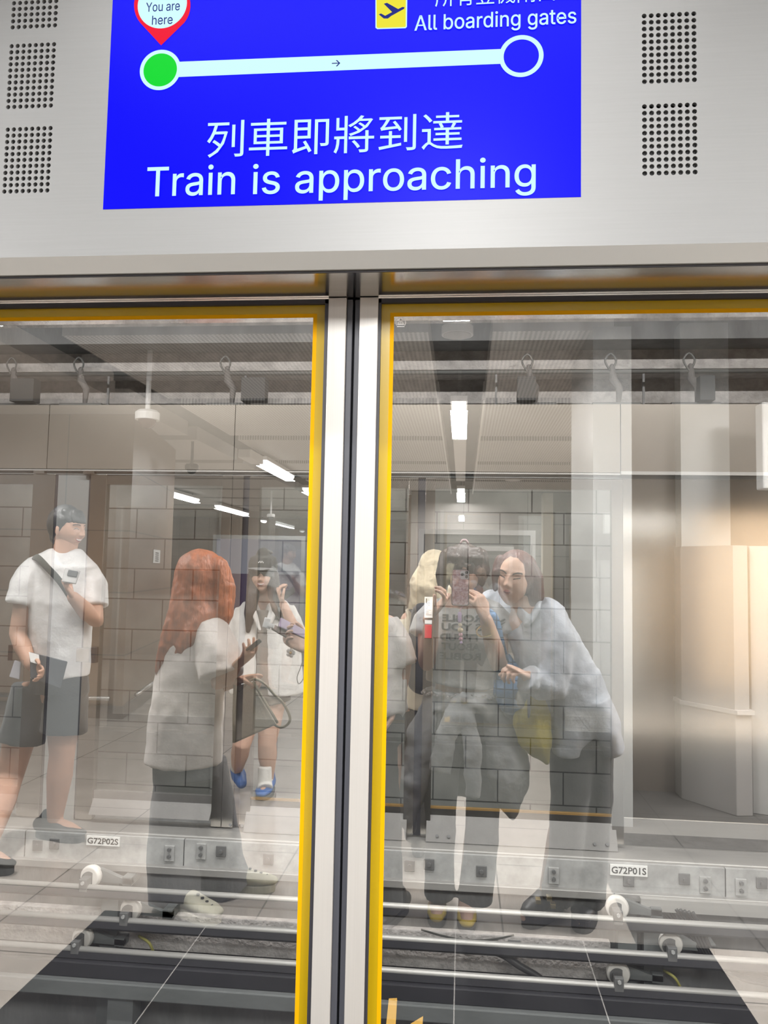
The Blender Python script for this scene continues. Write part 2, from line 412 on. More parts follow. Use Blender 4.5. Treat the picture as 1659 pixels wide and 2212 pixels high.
flat('plane_icon', [(818, 31), (823, 29), (832, 34), (847, 26), (829, 8), (836, 6), (860, 19.5), (869, 15), (874, 15.5), (873, 19), (845, 34.5), (838, 40), (829, 40)], DB, 0.0020)
flat('direction_arrow', [(717, 136), (731, 135.4), (725.5, 130.4), (728, 129.6), (735, 136.4), (728, 143.6), (725.6, 142.8), (731, 137.4), (717, 138)], DB, 0.0020)

# ================================================================== near sliding doors
GLASS = glass_mat('door_glass', GLASS_R, (0.96, 0.97, 0.97)); CLEAR = glass_mat('glass_back', 0, (0.97, 0.98, 0.98))
def leaf(name, x0, x1, seam, label):
    """a sliding leaf; seam is +1 when its meeting stile is at x1, -1 when at x0"""
    t = thing(name, label, 'door', ((x0+x1)/2, 0, 0.0), kind='structure')
    zb = 0.12
    if seam > 0: sx0, sx1, g0, g1 = XL0, XL1, x0+0.04, XL0
    else: sx0, sx1, g0, g1 = XR0, XR1, XR1, x1-0.04
    obj('stile', bx(sx0, sx1, -0.014, 0.03, 0.01, ZH-0.001), M['stile'], t, bevel=0.0012)
    ox0, ox1 = (x0, x0+0.04) if seam > 0 else (x1-0.04, x1)
    obj('stile', bx(ox0, ox1, -0.014, 0.03, 0.01, ZH-0.001), M['stile'], t, bevel=0.0012)
    obj('bottom_rail', bx(g0, g1, -0.014, 0.03, 0.01, zb), M['stile'], t)
    obj('top_bead', bx(g0, g1, -0.013, 0.012, 2.0040, ZH-0.0005), mat('bright_bead', (0.85, 0.84, 0.82), 0.25, 0.8), t)
    # gasket round the pane
    bm = bmesh.new(); gw = 0.0076 if seam > 0 else 0.0057
    zt = 2.0040
    if seam > 0: box(bm, g1-gw, g1, -0.010, 0.012, zb, zt); box(bm, g0, g0+gw, -0.010, 0.012, zb, zt)
    else: box(bm, g0, g0+gw, -0.010, 0.012, zb, zt); box(bm, g1-gw, g1, -0.010, 0.012, zb, zt)
    box(bm, g0, g1, -0.010, 0.012, zt-0.0085, zt); box(bm, g0, g1, -0.010, 0.012, zb, zb+0.008)
    obj('gasket', bm, M['rubber'], t)
    # pane
    bm = bmesh.new(); box(bm, g0+0.001, g1-0.001, 0.0, 0.010, zb+0.001, zt-0.001, 1)
    for f in bm.faces:
        if f.calc_center_median().y < 0.0005: f.material_index = 0
    p = obj('glass_pane', bm, [GLASS, CLEAR], t)
    # yellow border film on the back of the pane, in two bands
    a0, a1, zt2, zb2 = g0+gw, g1-gw, zt-0.0085, zb+0.008
    def ring(nm, i, w, m, lab, yy):
        wo, wi = i, i+w
        bm = bmesh.new(); y0, y1 = yy
        box(bm, a0+wo, a1-wo, y0, y1, zt2-wi, zt2-wo); box(bm, a0+wo, a1-wo, y0, y1, zb2+wo, zb2+wi)
        box(bm, a0+wo, a0+wi, y0, y1, zb2+wi, zt2-wi); box(bm, a1-wi, a1-wo, y0, y1, zb2+wi, zt2-wi)
        obj(nm, bm, m, t, label=lab)
    ring('border_film', 0.0, 0.0178, M['yel_o'], 'outer mustard yellow band', (-.0006, -.0002))
    ring('border_film', 0.0178, 0.0080, M['yel_i'], 'inner bright yellow band', (-.0008, -.0002))
    return t
d1 = leaf('door_1', XOUT_L, XL1, 1, 'left glass sliding door leaf with yellow border')
d2 = leaf('door_2', XR0, XOUT_R, -1, 'right glass sliding door leaf with yellow border and small triangle mark')
xm = -0.2280
obj('edge_seal', bx(XL1, xm-0.0025, -0.006, 0.028, 0.01, ZH-0.002), M['rubber2'], d1, bevel=0.002)
obj('edge_seal', bx(xm+0.0015, XR0, -0.004, 0.028, 0.01, ZH-0.002), M['rubber2'], d2, bevel=0.002)
tag(obj('trim_6', bx(XL1-0.01, XR0+0.01, 0.029, 0.034, 0.01, ZH), M['rubber']), 'dark backing of the gap between the two leaves', 'trim', kind='structure')
# small safety mark printed on the right pane
c = G(865.5, 699, -0.0006); rr = 0.0105
WP = mat('white_print', (0.8, 0.8, 0.8), 0.6)
bm = bmesh.new(); seg = 28
a = [R(-35)+R(250)*k/seg for k in range(seg+1)]
for k in range(seg):
    q = [bm.verts.new((c.x+r_*math.cos(z), c.y, c.z+0.002+r_*math.sin(z))) for r_, z in ((rr, a[k]), (rr, a[k+1]), (rr*.9, a[k+1]), (rr*.9, a[k]))]
    bm.faces.new(q)
tri = [(0, .8), (.72, -.42), (-.72, -.42)]
bm.faces.new([bm.verts.new((c.x+rr*x, c.y, c.z+0.002+rr*z)) for x, z in ((0, .8), (.12, .6), (-.55, -.30), (-.72, -.42))])
bm.faces.new([bm.verts.new((c.x+rr*x, c.y, c.z+0.002+rr*z)) for x, z in ((0, .8), (.72, -.42), (.52, -.30), (-.12, .6))])
bm.faces.new([bm.verts.new((c.x+rr*x, c.y, c.z+0.002+rr*z)) for x, z in ((-.72, -.42), (.72, -.42), (.52, -.22), (-.52, -.22))])
bm.faces.new([bm.verts.new((c.x+rr*x, c.y, c.z+0.002+rr*z)) for x, z in ((-.12, .38), (.12, .38), (.06, -.1), (-.06, -.1))])
for k in range(9):
    x = -0.7+k*0.165; bm.faces.new([bm.verts.new((c.x+rr*(x+dx), c.y, c.z+0.002+rr*dz)) for dx, dz in ((0, -.85), (.10, -.85), (.10, -.68), (0, -.68))])
obj('safety_mark', bm, WP, d2, label='white triangle safety mark')
# fixed side panels outside the frame
for nm, a, b, s in (('window_1', -3.2, XOUT_L, 'left'), ('window_2', XOUT_R, 3.2, 'right')):
    w = thing(nm, 'fixed glass screen panel %s of the sliding doors' % s, 'glass panel', ((a+b)/2, 0, 0), kind='structure')
    bm = bmesh.new(); box(bm, a+.05, b-.05, 0, .01, .12, 2.0, 1)
    for f in bm.faces:
        if f.calc_center_median().y < 0.0005: f.material_index = 0
    obj('glass_pane', bm, [GLASS, CLEAR], w)
    bm = bmesh.new(); box(bm, a, a+.05, -.014, .03, 0, ZH); box(bm, b-.05, b, -.014, .03, 0, ZH); box(bm, a+.05, b-.05, -.014, .03, 0, .12)
    obj('frame', bm, M['stile'], w)

# ================================================================== track side, opposite doors
D = 2.78
def FX(px, py=1300): return G(px, py, D).x
def FZ(py, px=1000): return G(px, py, D).z
zt, zb = FZ(876), 0.03
# header of the opposite screen, in separate sheets
zh = G(700, 1018, D).z
jx = [-3.6, FX(110, 945), FX(510, 945), FX(1338, 945), 3.4]
HD = mat('far_header', (0.24, 0.215, 0.185), 0.36, 0.5, var=0.05, scale=3)
for k, (a, b) in enumerate(zip(jx, jx[1:])):
    lab = ['leftmost', 'second', 'wide middle', 'rightmost'][k]
    tag(obj('trim_%d' % (10+k), bx(a+.002, b-.002, D-0.03, D, zh, zt), HD), '%s steel header sheet over the opposite doors' % lab, 'header', kind='structure')
tag(obj('trim_14', bx(-3.6, 3.4, D-.015, D+.06, zh-0.03, zt-0.002), M['fargrey']), 'grey rail behind the opposite header sheets', 'trim', kind='structure')
bm = bmesh.new(); box(bm, FX(1338, 1020), 3.4, D-.045, D, zh-0.012, zh+0.006); box(bm, -3.6, FX(1338, 1020), D-.034, D, zh-.012, zh-.004)
tag(obj('trim_15', bm, M['ledge']), 'thin ledge under the opposite header', 'trim', kind='structure')
# opposite door leaves
FGL = glass_mat('far_glass', 0.10, (0.93, 0.94, 0.93))
def fbox(a, b, y0, y1, z0, z1): return bx(a, b, y0, y1, z0, z1)
def far_leaf(name, x0, x1, seam, label, sw=0.052, bolts=None):
    t = thing(name, label, 'door', ((x0+x1)/2, D, 0.03), kind='structure')
    s0, s1 = (x1-sw, x1) if seam > 0 else (x0, x0+sw)
    zt_ = zh-0.035; z0 = 0.075
    obj('stile', bx(s0, s1, D-0.02, D+0.03, z0, zt_), M['farsteel'], t, bevel=.002)
    o0, o1 = (x0, x0+0.06) if seam > 0 else (x1-0.06, x1)
    obj('stile', bx(o0, o1, D-0.02, D+0.03, z0, zt_), M['farsteel'], t, bevel=.002)
    gx0, gx1 = (o1, s0) if seam > 0 else (s1, o0)
    obj('top_rail', bx(gx0, gx1, D-0.015, D+0.03, zt_-0.055, zt_), M['farsteel'], t)
    obj('glass_pane', bx(gx0, gx1, D+0.004, D+0.010, 0.20, zt_-0.055), FGL, t)
    obj('bottom_bead', bx(gx0, gx1, D-0.004, D+0.02, 0.205, 0.215), mat('ochre_film', (0.20, 0.115, 0.03), .7), t, label='ochre strip')
    obj('bottom_rail', bx(gx0, gx1, D-0.004, D+0.03, 0.165, 0.205), M['farsteel'], t)
    bm = bmesh.new(); prism(bm, [(D-0.004, 0.172), (D-0.075, 0.055), (D+0.02, 0.055), (D+.02, .172)], 'x', gx0-0.02, gx1+0.02)
    k = obj('kick_plate', bm, M['kick'], t)
    for bxp in (bolts or []):
        bm = bmesh.new(); yy = D-0.062; zz = 0.082
        tube(bm, [(bxp, yy+.004, zz), (bxp, yy-.006, zz+.004)], 0.008, 10)
        obj('screw', bm, M['bracket'], k)
    return t
xa, xb = FX(900), FX(916)
far_leaf('door_3', FX(533), xa, 1, 'left leaf of the opposite sliding door, behind the capped girl', bolts=[FX(505, 1765), FX(530, 1768)])
d4 = far_leaf('door_4', xb, FX(1345), -1, 'right leaf of the opposite sliding door, behind the mirrored photographer', bolts=[FX(945, 1793), FX(970, 1793), FX(1280, 1810), FX(1307, 1812)])
tag(obj('trim_16', bx(xa, xb, D, D+.02, .06, zh-.03), M['rubber']), 'black seal between the two opposite door leaves', 'trim', kind='structure')
tag(obj('trim_17', bx(FX(521), FX(533), D-.005, D+.03, .06, zh-.03), M['rubber']), 'black gap left of the opposite sliding door', 'trim', kind='structure')
bm = bmesh.new(); box(bm, FX(475), FX(496.5), D-.03, D+.03, .06, zh-.03); box(bm, FX(497.5), FX(521), D-.03, D+.03, .06, zh-.03)
tag(obj('trim_18', bm, M['farsteel'], bevel=.002), 'paired steel mullion left of the opposite sliding door', 'mullion', kind='structure')
def far_window(name, x0, x1, label):
    t = thing(name, label, 'glass panel', ((x0+x1)/2, D, .03), kind='structure'); zt_ = zh-.035
    obj('glass_pane', bx(x0, x1, D+.004, D+.01, .2, zt_-.05), FGL, t)
    bm = bmesh.new(); box(bm, x0, x1, D-.015, D+.03, zt_-.05, zt_); obj('top_rail', bm, M['farsteel'], t)
    bm = bmesh.new(); box(bm, x0, x1, D-.004, D+.03, .165, .215); prism(bm, [(D-.004, .172), (D-.06, .10), (D+.02, .10)], 'x', x0, x1)
    obj('kick_plate', bm, M['kick'], t)
    return t
far_window('window_3', FX(222), FX(475), 'emergency door pane between the two left mullions opposite')
far_window('window_4', -3.6, FX(62), 'glass pane at the far left of the opposite side')
# mullion with two emergency stiles and push plates
def stile(name, a, b, lab):
    o = obj(name, bx(FX(a), FX(b), D-.02, D+.03, .06, zh-.03), M['farsteel'], bevel=.002); tag(o, lab, 'stile', kind='structure'); return o
stile('trim_19', 62, 110, 'steel stile of the far left emergency door')
stile('trim_20', 187, 222, 'steel stile right of the grey mullion opposite')
tag(obj('trim_21', bx(FX(115), FX(183), D-.01, D+.03, .03, zh-.03), M['fargrey']), 'grey fixed mullion between the emergency doors opposite', 'mullion', kind='structure')
bm = bmesh.new(); box(bm, FX(110), FX(115), D-.012, D+.03, .06, zh-.03); box(bm, FX(183), FX(187), D-.012, D+.03, .06, zh-.03)
tag(obj('trim_22', bm, M['rubber']), 'black seals beside the grey mullion opposite', 'trim', kind='structure')
for px0, px1, lab, s in ((38, 76, 'square steel push latch on the far left emergency door', -1), (174, 203, 'square steel push latch right of the grey mullion', 1)):
    t = thing('push_latch', lab, 'latch', (FX((px0+px1)/2, 1410), D-.02, FZ(1430, px0)), 'push latches on the emergency doors')
    a, b = FX(px0, 1410), FX(px1, 1410); z0, z1 = FZ(1426, 120), FZ(1396, 120)
    obj('push_plate', bx(a, b, D-.055, D-.02, z0, z1), M['farsteel'], t, bevel=.004)
    e = bx(b, b+.028, D-.05, D-.02, z0-.004, z1+.004) if s > 0 else bx(a-.028, a, D-.05, D-.02, z0-.004, z1+.004)
    obj('end_cap', e, M['rubber'], t, label='black end cap')
for k, (px0, px1) in enumerate(((82, 105), (188, 212))):
    tag(obj('closer_block', bx(FX(px0, 1021), FX(px1, 1021), D-.05, D-.02, FZ(1025, 100), FZ(1019, 100)), M['farsteel']), ['left', 'right'][k]+' small closer block under the header beside the grey mullion', 'block')
# blank steel panel on the right
t = thing('wall_panel', 'broad brushed steel panel right of the opposite sliding door', 'wall panel', (FX(1500), D, .05), kind='structure')
obj('steel_sheet', bx(FX(1345), 3.4, D-.004, D+.03, FZ(1795, 1345), zh-.012), M['farpanel'], t)
obj('bottom_strip', bx(FX(1346, 1790), 3.4, D-.012, D+.02, FZ(1800, 1400), FZ(1768, 1400)), M['ledge'], t)
# notice and red handle cover on the opposite stile
t = thing('notice_plate', 'white printed notice on the opposite door stile', 'notice', (FX(926, 1310), D-.022, FZ(1333, 926)))
a, b, z0, z1 = FX(917.5, 1310), FX(935, 1310), FZ(1334, 926), FZ(1289, 926)
obj('notice_sheet', bx(a, b, D-.024, D-.0205, z0, z1), M['label'], t)
bm = bmesh.new(); random.seed(3)
for r_ in range(11):
    zz = z1-.012-r_*(z1-z0-.02)/11; w = (b-a)*random.uniform(.3, .8)
    if r_ < 3: box(bm, a+.006, a+.014, D-.0246, D-.0241, zz-.005, zz+.003); box(bm, a+.018, a+.018+w*.4, D-.0246, D-.0241, zz-.002, zz)
    else: box(bm, a+.005, a+.004+w, D-.0246, D-.0241, zz-.0015, zz)
obj('print', bm, M['ink'], t)
t = thing('emergency_handle', 'recessed red emergency handle under the white notice on the opposite stile', 'handle', (FX(926, 1360), D-.022, FZ(1379, 926)))
z0, z1 = FZ(1379, 926), FZ(1338, 926)
obj('frame', bx(a-.001, b+.001, D-.026, D-.0205, z0, z1), M['bracket'], t, bevel=.003)
obj('cover', bx(a+.003, b-.003, D-.029, D-.021, z0+.003, z0+(z1-z0)*.74), mat('red_cover', (.55, .06, .07), .4), t, label='red cover', bevel=.002)
obj('label_strip', bx(a+.003, b-.003, D-.028, D-.021, z0+(z1-z0)*.78, z1-.003), M['label'], t, label='white label strip')

# block wall behind the opposite doors
BLK = grid_mat('grey_blockwork', (0.27, 0.265, 0.255), (0.05, 0.05, 0.05), (0.4, 0.2), 0.0042, 0.9, var=0.16, offset=0.5, axes='xz', bump=0.5, shift=(0.17, -0.04+0.2))
YB = 3.55
bm = bmesh.new(); box(bm, -1.6, 3.4, YB, YB+.15, -.2, 3.2); box(bm, -4.2, -1.6, YB+.02, YB+.17, -.2, 3.2)
tag(obj('wall_far', bm, BLK), 'grey concrete block wall seen through the opposite doors', 'wall', kind='structure')
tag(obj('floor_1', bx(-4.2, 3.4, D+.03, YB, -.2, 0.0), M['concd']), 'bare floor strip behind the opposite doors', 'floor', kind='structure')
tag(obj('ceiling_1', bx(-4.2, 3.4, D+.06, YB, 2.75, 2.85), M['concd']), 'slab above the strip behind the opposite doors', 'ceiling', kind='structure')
# platform edge opposite
tag(obj('trim_23', bx(-3.6, 3.4, D-.17, D+.05, -.012, .052), M['ledge'], bevel=.006), 'pale metal sill ledge along the opposite platform edge', 'sill', kind='structure')
tag(obj('trim_24', bx(-3.6, 3.4, D-.158, D-.1, -.022, -.012), M['black']), 'dark gap under the opposite sill ledge', 'trim', kind='structure')
YP = D-.19
def PX(px, py=1880): return G(px, py, YP).x
def PZ(py, px=1000): return G(px, py, YP).z
pj = [-3.6, PX(54, 1820), PX(398, 1820), PX(1567, 1900), 3.4]
zt, zb = PZ(1846), PZ(1905)
for k, (a, b) in enumerate(zip(pj, pj[1:])):
    lab = ['leftmost', 'second', 'long middle', 'rightmost'][k]
    tag(obj('trim_%d' % (25+k), bx(a+.003, b-.003, YP, YP+.02, zb, zt), M['galv']), '%s stained grey edge plate under the opposite sill' % lab, 'edge plate', kind='structure')
tag(obj('trim_30', bx(-3.6, 3.4, YP-.03, YP+.02, PZ(1922), zb), M['ledge'], bevel=.004), 'pale rail along the foot of the edge plates', 'trim', kind='structure')
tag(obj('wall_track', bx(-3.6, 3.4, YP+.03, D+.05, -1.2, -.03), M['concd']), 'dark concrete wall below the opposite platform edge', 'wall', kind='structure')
# bolted washers on the plates
def washer(px, py, n, lab):
    c = G(px, py, YP); t = thing('anchor_plate', lab, 'anchor plate', c-Vector((0, 0, .025)), 'bolted anchor plates on the edge plates')
    h = .028 if n == 1 else .042
    obj('plate', bx(c.x-.026, c.x+.026, YP-.008, YP, c.z-h, c.z+h*.9), M['bracket'] if n == 1 else M['galv'], t, bevel=.002)
    for k in range(n):
        zz = c.z if n == 1 else c.z-.016+k*.036
        bm = bmesh.new(); tube(bm, [(c.x, YP-.004, zz), (c.x, YP-.022, zz)], .010, 6); obj('bolt', bm, M['bracket'], t)
near = {82: 'far left', 118: 'under the dark shoe', 367: 'with two bolts below the redhead', 435: 'with two bolts right of a plate seam', 478: 'with one bolt beside the grey trousers',
        580: 'between the redhead and the yellow border', 885: 'right of the yellow border', 927: 'above the left yellow shoe', 1040: 'above the right yellow shoe', 1196: 'above the black shoe', 1358: 'just below the code label on the right',
        1478: 'right of the right hand code label', 1523: 'with two bolts left of the right seam', 1600: 'with two bolts right of the right seam', 1645: 'at the right edge of the photo'}
for (px, py, n) in ((82, 1825, 1), (118, 1822, 1), (367, 1842, 2), (435, 1838, 2), (478, 1838, 1), (580, 1855, 1), (885, 1869, 1), (927, 1866, 1), (1040, 1881, 1), (1196, 1890, 2), (1358, 1902, 1), (1478, 1898, 1), (1523, 1910, 2), (1600, 1915, 2), (1645, 1906, 1)):
    washer(px, py, n, 'square anchor plate '+near[px])
# code labels
for (px0, px1, py0, py1, s, lab) in ((188, 259.5, 1806, 1826, 'G72P02S', 'white code label reading G72P02S at lower left'), (1317.5, 1398, 1868, 1891, 'G72P01S', 'white code label reading G72P01S at lower right')):
    a, b = G(px0, (py0+py1)/2, YP), G(px1, (py0+py1)/2, YP); h = abs(G(px0, py0, YP).z-G(px0, py1, YP).z)
    z0 = (a.z+b.z)/2-h/2
    t = thing('code_label', lab, 'label', ((a.x+b.x)/2, YP-.004, z0), 'code labels on the track wall')
    obj('plate', bx(a.x, b.x, YP-.008, YP-.0005, z0, z0+h), M['label'], t)
    text_on('lettering', s, (a.x+(b.x-a.x)*.035, YP-.009, z0+h*.20), ZX, ZZ, (b.x-a.x)*.93, h*.62, M['ink'], t, .02)

# power rails on the track wall
YR = 2.44
def RZ(py, px=1000): return G(px, py, YR).z
rz = [RZ(1966), RZ(2036), RZ(2107)]
nm = ['top', 'middle', 'bottom']
for k, z in enumerate(rz):
    t = thing('power_rail', nm[k]+' steel power rail running along the track', 'rail', (0, YR, z-.03), 'power rails along the track')
    obj('conductor', tb([(-3.6, YR, z), (3.4, YR, z)], [(.015, .017)]*2, 14, ref=(0, 0, 1)), M['rail'], t, smooth=True)
    bm = bmesh.new(); prism(bm, [(YR-.016, z-.004), (YR-.024, z-.034), (YR-.006, z-.05), (YR+.024, z-.05), (YR+.02, z-.004)], 'x', -3.6, 3.4)
    obj('cover', bm, M['cover'], t, label='black underside cover')
def insulator(px, py, k, lab):
    c = G(px, py, YR); z = rz[k]; x = c.x; yc = YR+.035; zc = z+.035
    t = thing('rail_insulator', lab, 'insulator', (x, YR, z), 'white insulators holding the power rails')
    bm = bmesh.new(); tube(bm, [(x+.005, yc, zc), (x+.008, yc+.02, zc), (x+.012, yc+.05, zc)], [.052, .056, .050], 28)
    obj('disc', bm, M['ceramic'], t, smooth=False, bevel=.006)
    obj('rim', tb([(x+.004, yc-.003, zc-.008), (x+.004, yc+.002, zc-.008)], .038, 24), M['bracket'], t)
    bm = bmesh.new(); box(bm, x-.022, x+.022, YR-.02, YR+.035, z-.02, z+.045); obj('clamp', bm, M['bracket'], t, bevel=.004)
    obj('bolt', tb([(x, YR-.018, z+.028), (x, YR-.03, z+.028)], .009, 6), M['galv'], t)
    bm = bmesh.new(); prism(bm, [(x, zc+.05), (x+.16, zc-.005), (x+.22, zc-.008), (x+.22, zc-.035), (x, zc-.03)], 'y', yc+.03, yc+.06); obj('arm', bm, M['beam'], t)
    obj('foot', bx(x+.17, x+.22, yc+.03, YP+.04, zc-.04, zc+.0), M['beam'], t)
insulator(183, 1903, 0, 'white insulator on the top rail below the left code label')
insulator(270, 1977, 1, 'white insulator on the middle rail at lower left')
insulator(165, 2040, 2, 'white insulator on the bottom rail at lower left')
insulator(1334, 1975, 0, 'white insulator on the top rail below the right code label')
insulator(1451, 2052, 1, 'white insulator on the middle rail at lower right')
insulator(1336, 2117, 2, 'white insulator on the bottom rail at lower right')
# concrete nib, posts and cable tray behind the rails
YN = 2.60
def NZ(py, px=1000): return G(px, py, YN).z
tag(obj('trim_31', bx(-3.6, G(1316, 2000, YN).x, YN-.03, YN+.06, NZ(2090), NZ(2012)), M['conc']), 'concrete ledge behind the power rails', 'ledge', kind='structure')
for px, lab in ((225, 'dark upright post behind the left insulators'), (1330, 'dark upright post behind the right insulators'), (1385, 'second dark upright right of the right hand post')):
    x = G(px, 2050, YN).x
    tag(obj('support_post', bx(x, x+.09, YN-.06, YN+.05, -1.2, NZ(1940)), M['beam']), lab, 'post')
tag(obj('cable_tray', bx(G(1378, 1950, YN).x, 3.4, YN-.07, YN+.05, NZ(1962, 1500), NZ(1936, 1500)), M['rail']), 'shiny steel cable tray above the top power rail on the right', 'tray')
# guide beam below
YG = 2.42
t = thing('guide_beam', 'grey steel guide beam under the power rails', 'beam', (0, YG, -1.1))
def GZ(py, px=1000): return G(px, py, YG).z
bm = bmesh.new(); box(bm, -3.6, 3.4, YG-.03, YG+.13, GZ(2165), GZ(2130)); obj('upper_flange', bm, M['cover'], t, bevel=.006)
bm = bmesh.new(); box(bm, -3.6, 3.4, YG-.06, YG+.14, GZ(2200), GZ(2165)); obj('lower_flange', bm, M['beam'], t, bevel=.006)
for px in (235, 1500):
    x = G(px, 2190, YG).x; obj('leg', bx(x, x+.13, YG-.02, YG+.08, -1.2, GZ(2198)), M['beam'], t)
# cables
random.seed(11)
for k in range(9):
    a = 1462+k*9; dd = 2.58-.012*k
    pts = [G(a-38, 1955+2*k, dd), G(a-14, 1990+3*k, dd), G(a+22, 2040+6*k, dd-.03), G(a+75, 2078+5*k, dd-.03), G(a+170, 2092+5*k, dd-.02), G(a+330, 2100+5*k, dd)]
    tag(obj('cable', tb(spline(pts, 7), .009, 8), M['cable'], smooth=True), 'black cable in the drooping bundle at lower right', 'cable', 'drooping black cables at lower right')
tag(obj('hose', tb(spline([G(1050, 2052, 2.52), G(1085, 2062, 2.5), G(1120, 2085, 2.49), G(1165, 2112, 2.5), G(1185, 2135, 2.52)], 8), .017, 10), M['cable'], smooth=True), 'thick black hose crossing behind the lower power rails', 'hose')
tag(obj('earth_wire', tb(spline([G(910, 2008, 2.5), G(950, 2020, 2.47), G(1000, 2030, 2.46), G(1060, 2030, 2.47), G(1110, 2020, 2.5)], 8), .005, 6), M['pipe'], smooth=True), 'thin pale wire sagging behind the middle power rail', 'wire')
for px, py, px2, py2, lab in ((300, 2022, 331, 2056, 'yellow green earth wire behind the lower left insulator'), (1432, 2095, 1470, 2134, 'yellow green earth wire behind the lower right insulator')):
    tag(obj('earth_wire', tb(spline([G(px, py, 2.56), G((px+px2)/2+6, (py+py2)/2-3, 2.52), G(px2, py2, 2.54)], 8), .007, 8), mat('wire_yellow', (.45, .42, .12), .5), smooth=True), lab, 'wire')
tag(obj('junction_box', bx(G(1110, 2030, YN).x-.03, G(1110, 2030, YN).x+.03, YN-.06, YN-.03, NZ(2035, 1070)-.02, NZ(2022, 1070)), M['bracket']), 'small grey clip box on the ledge between the rails', 'box')
# trackway floor
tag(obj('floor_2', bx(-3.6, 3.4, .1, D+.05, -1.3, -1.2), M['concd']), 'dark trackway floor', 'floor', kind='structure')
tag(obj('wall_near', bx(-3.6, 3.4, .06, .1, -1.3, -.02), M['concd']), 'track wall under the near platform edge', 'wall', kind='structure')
tag(obj('wall_end_1', bx(-3.7, -3.6, .06, YB+.2, -1.3, 3.6), M['concd']), 'left end of the modelled trackway', 'wall', kind='structure')
tag(obj('wall_end_2', bx(3.4, 3.5, .06, YB+.2, -1.3, 3.6), M['concd']), 'right end of the modelled trackway', 'wall', kind='structure')
# above the opposite header: rough concrete, pipe, clamps, brackets
YW = 3.3
tag(obj('wall_upper', bx(-4.2, 3.4, YW, YW+.2, 2.2, 3.4), M['conc']), 'rough concrete wall above the opposite header', 'wall', kind='structure')
tag(obj('ceiling_2', bx(-4.2, 3.4, .1, YW+.2, 3.3, 3.5), M['conc']), 'rough concrete soffit over the track', 'ceiling', kind='structure')
def WZ(py, y, px=700): return G(px, py, y).z
yb_ = 3.05
tag(obj('trim_32', bx(-4.2, 3.4, yb_, YW, WZ(800, yb_), WZ(725, yb_)+.6), M['conc']), 'rough concrete downstand beam over the opposite doors', 'beam', kind='structure')
yp = 2.95; zp = WZ(807, yp, 500)
tag(obj('conduit', tb([(-3.6, yp, zp), (3.4, yp, zp)], .012, 10), M['pipe'], smooth=True), 'long thin conduit above the opposite header', 'pipe')
for px, lab in ((35, 'far left above the man'), (180, 'above the white dome camera'), (497, 'above the second header joint'), (1150, 'over the lit trough'), (1330, 'over the right door jamb'), (1500, 'over the steel panel')):
    x = G(px, 830, yp).x; z = WZ(872, yp)
    t = thing('pipe_hanger', 'fireproofed hanger bracket '+lab, 'bracket', (x, yp, z), 'fireproofed hangers above the opposite header')
    bm = bmesh.new()
    tube(bm, [(x-.02, yp, zp+.03), (x-.015, yp, zp-.04), (x+.02, yp, zp-.09), (x+.015, yp, z)], [.015, .024, .020, .013], 9, 'round')
    obj('hanger', bm, mat('hanger_coat', (.13, .12, .115), .9, bump=.6, bscale=60), t, smooth=True)
    obj('hook', tb(spline([(x-.03, yp-.01, zp), (x-.06, yp-.01, zp+.06), (x-.03, yp-.01, zp+.10), (x, yp-.01, zp+.06), (x-.02, yp-.01, zp+.01)], 5), .006, 6), M['pipe'], t)
    obj('base_plate', bx(x-.13, x+.13, yp-.03, yp+.03, z-.012, z), M['pipe'], t)
for px0, px1, lab in ((525, 576, 'second joint'), (1117, 1156, 'lit trough'), (1508, 1540, 'steel panel'), (30, 80, 'far left mullion')):
    a, b = G(px0, 840, 2.9).x, G(px1, 840, 2.9).x
    tag(obj('junction_box', bx(a, b, 2.86, 2.94, WZ(868, 2.9), WZ(818, 2.9)), mat('box_dull', (.045, .045, .045), .8)), 'grey box above the opposite header near the '+lab, 'box', 'grey boxes above the opposite header')
# unseen fill battens added to light the track and the block wall
def batten(name, x, y, z, ln, power, tilt, lab, col=(1, .96, .90)):
    t = thing(name, lab, 'lamp', (x, y, z))
    obj('housing', bx(x-ln/2, x+ln/2, y-.04, y+.04, z, z+.05), M['white'], t)
    obj('tube', tb([(x-ln/2+.03, y, z-.012), (x+ln/2-.03, y, z-.012)], .012, 8), emit('fill_tube', (1, .97, .92), 3.0), t)
    if z < 3:
        for xx in (x-ln*.35, x+ln*.35): obj('hanger', bx(xx-.006, xx+.006, y-.006, y+.006, z+.05, 2.75), M['bracket'], t)
    l = bpy.data.lights.new('fill_light', 'AREA'); l.shape = 'RECTANGLE'; l.size = ln; l.size_y = .06; l.energy = power; l.color = col
    lo = bpy.data.objects.new('fill_light', l); COL.objects.link(lo); lo.parent = t; lo.location = (0, 0, -.03)
    lo.rotation_euler = (R(tilt), 0, 0)
for x in (-2.2, -.3, 1.6):
    batten('fill_lamp', x, 1.15, 3.24, 1.4, P_TRACK_FILL, 6, {-2.2: 'left', -.3: 'middle', 1.6: 'right'}[x]+' fill batten added over the track, out of view', (1, .97, .94))
for x in (-2.6, -.9, .6, 2.2):
    batten('fill_lamp', x, D+.30, 2.20, 1.2, P_REAR_FILL, 12, {-2.6: 'leftmost', -.9: 'second', .6: 'third', 2.2: 'rightmost'}[x]+' fill batten added behind the opposite doors, out of view')

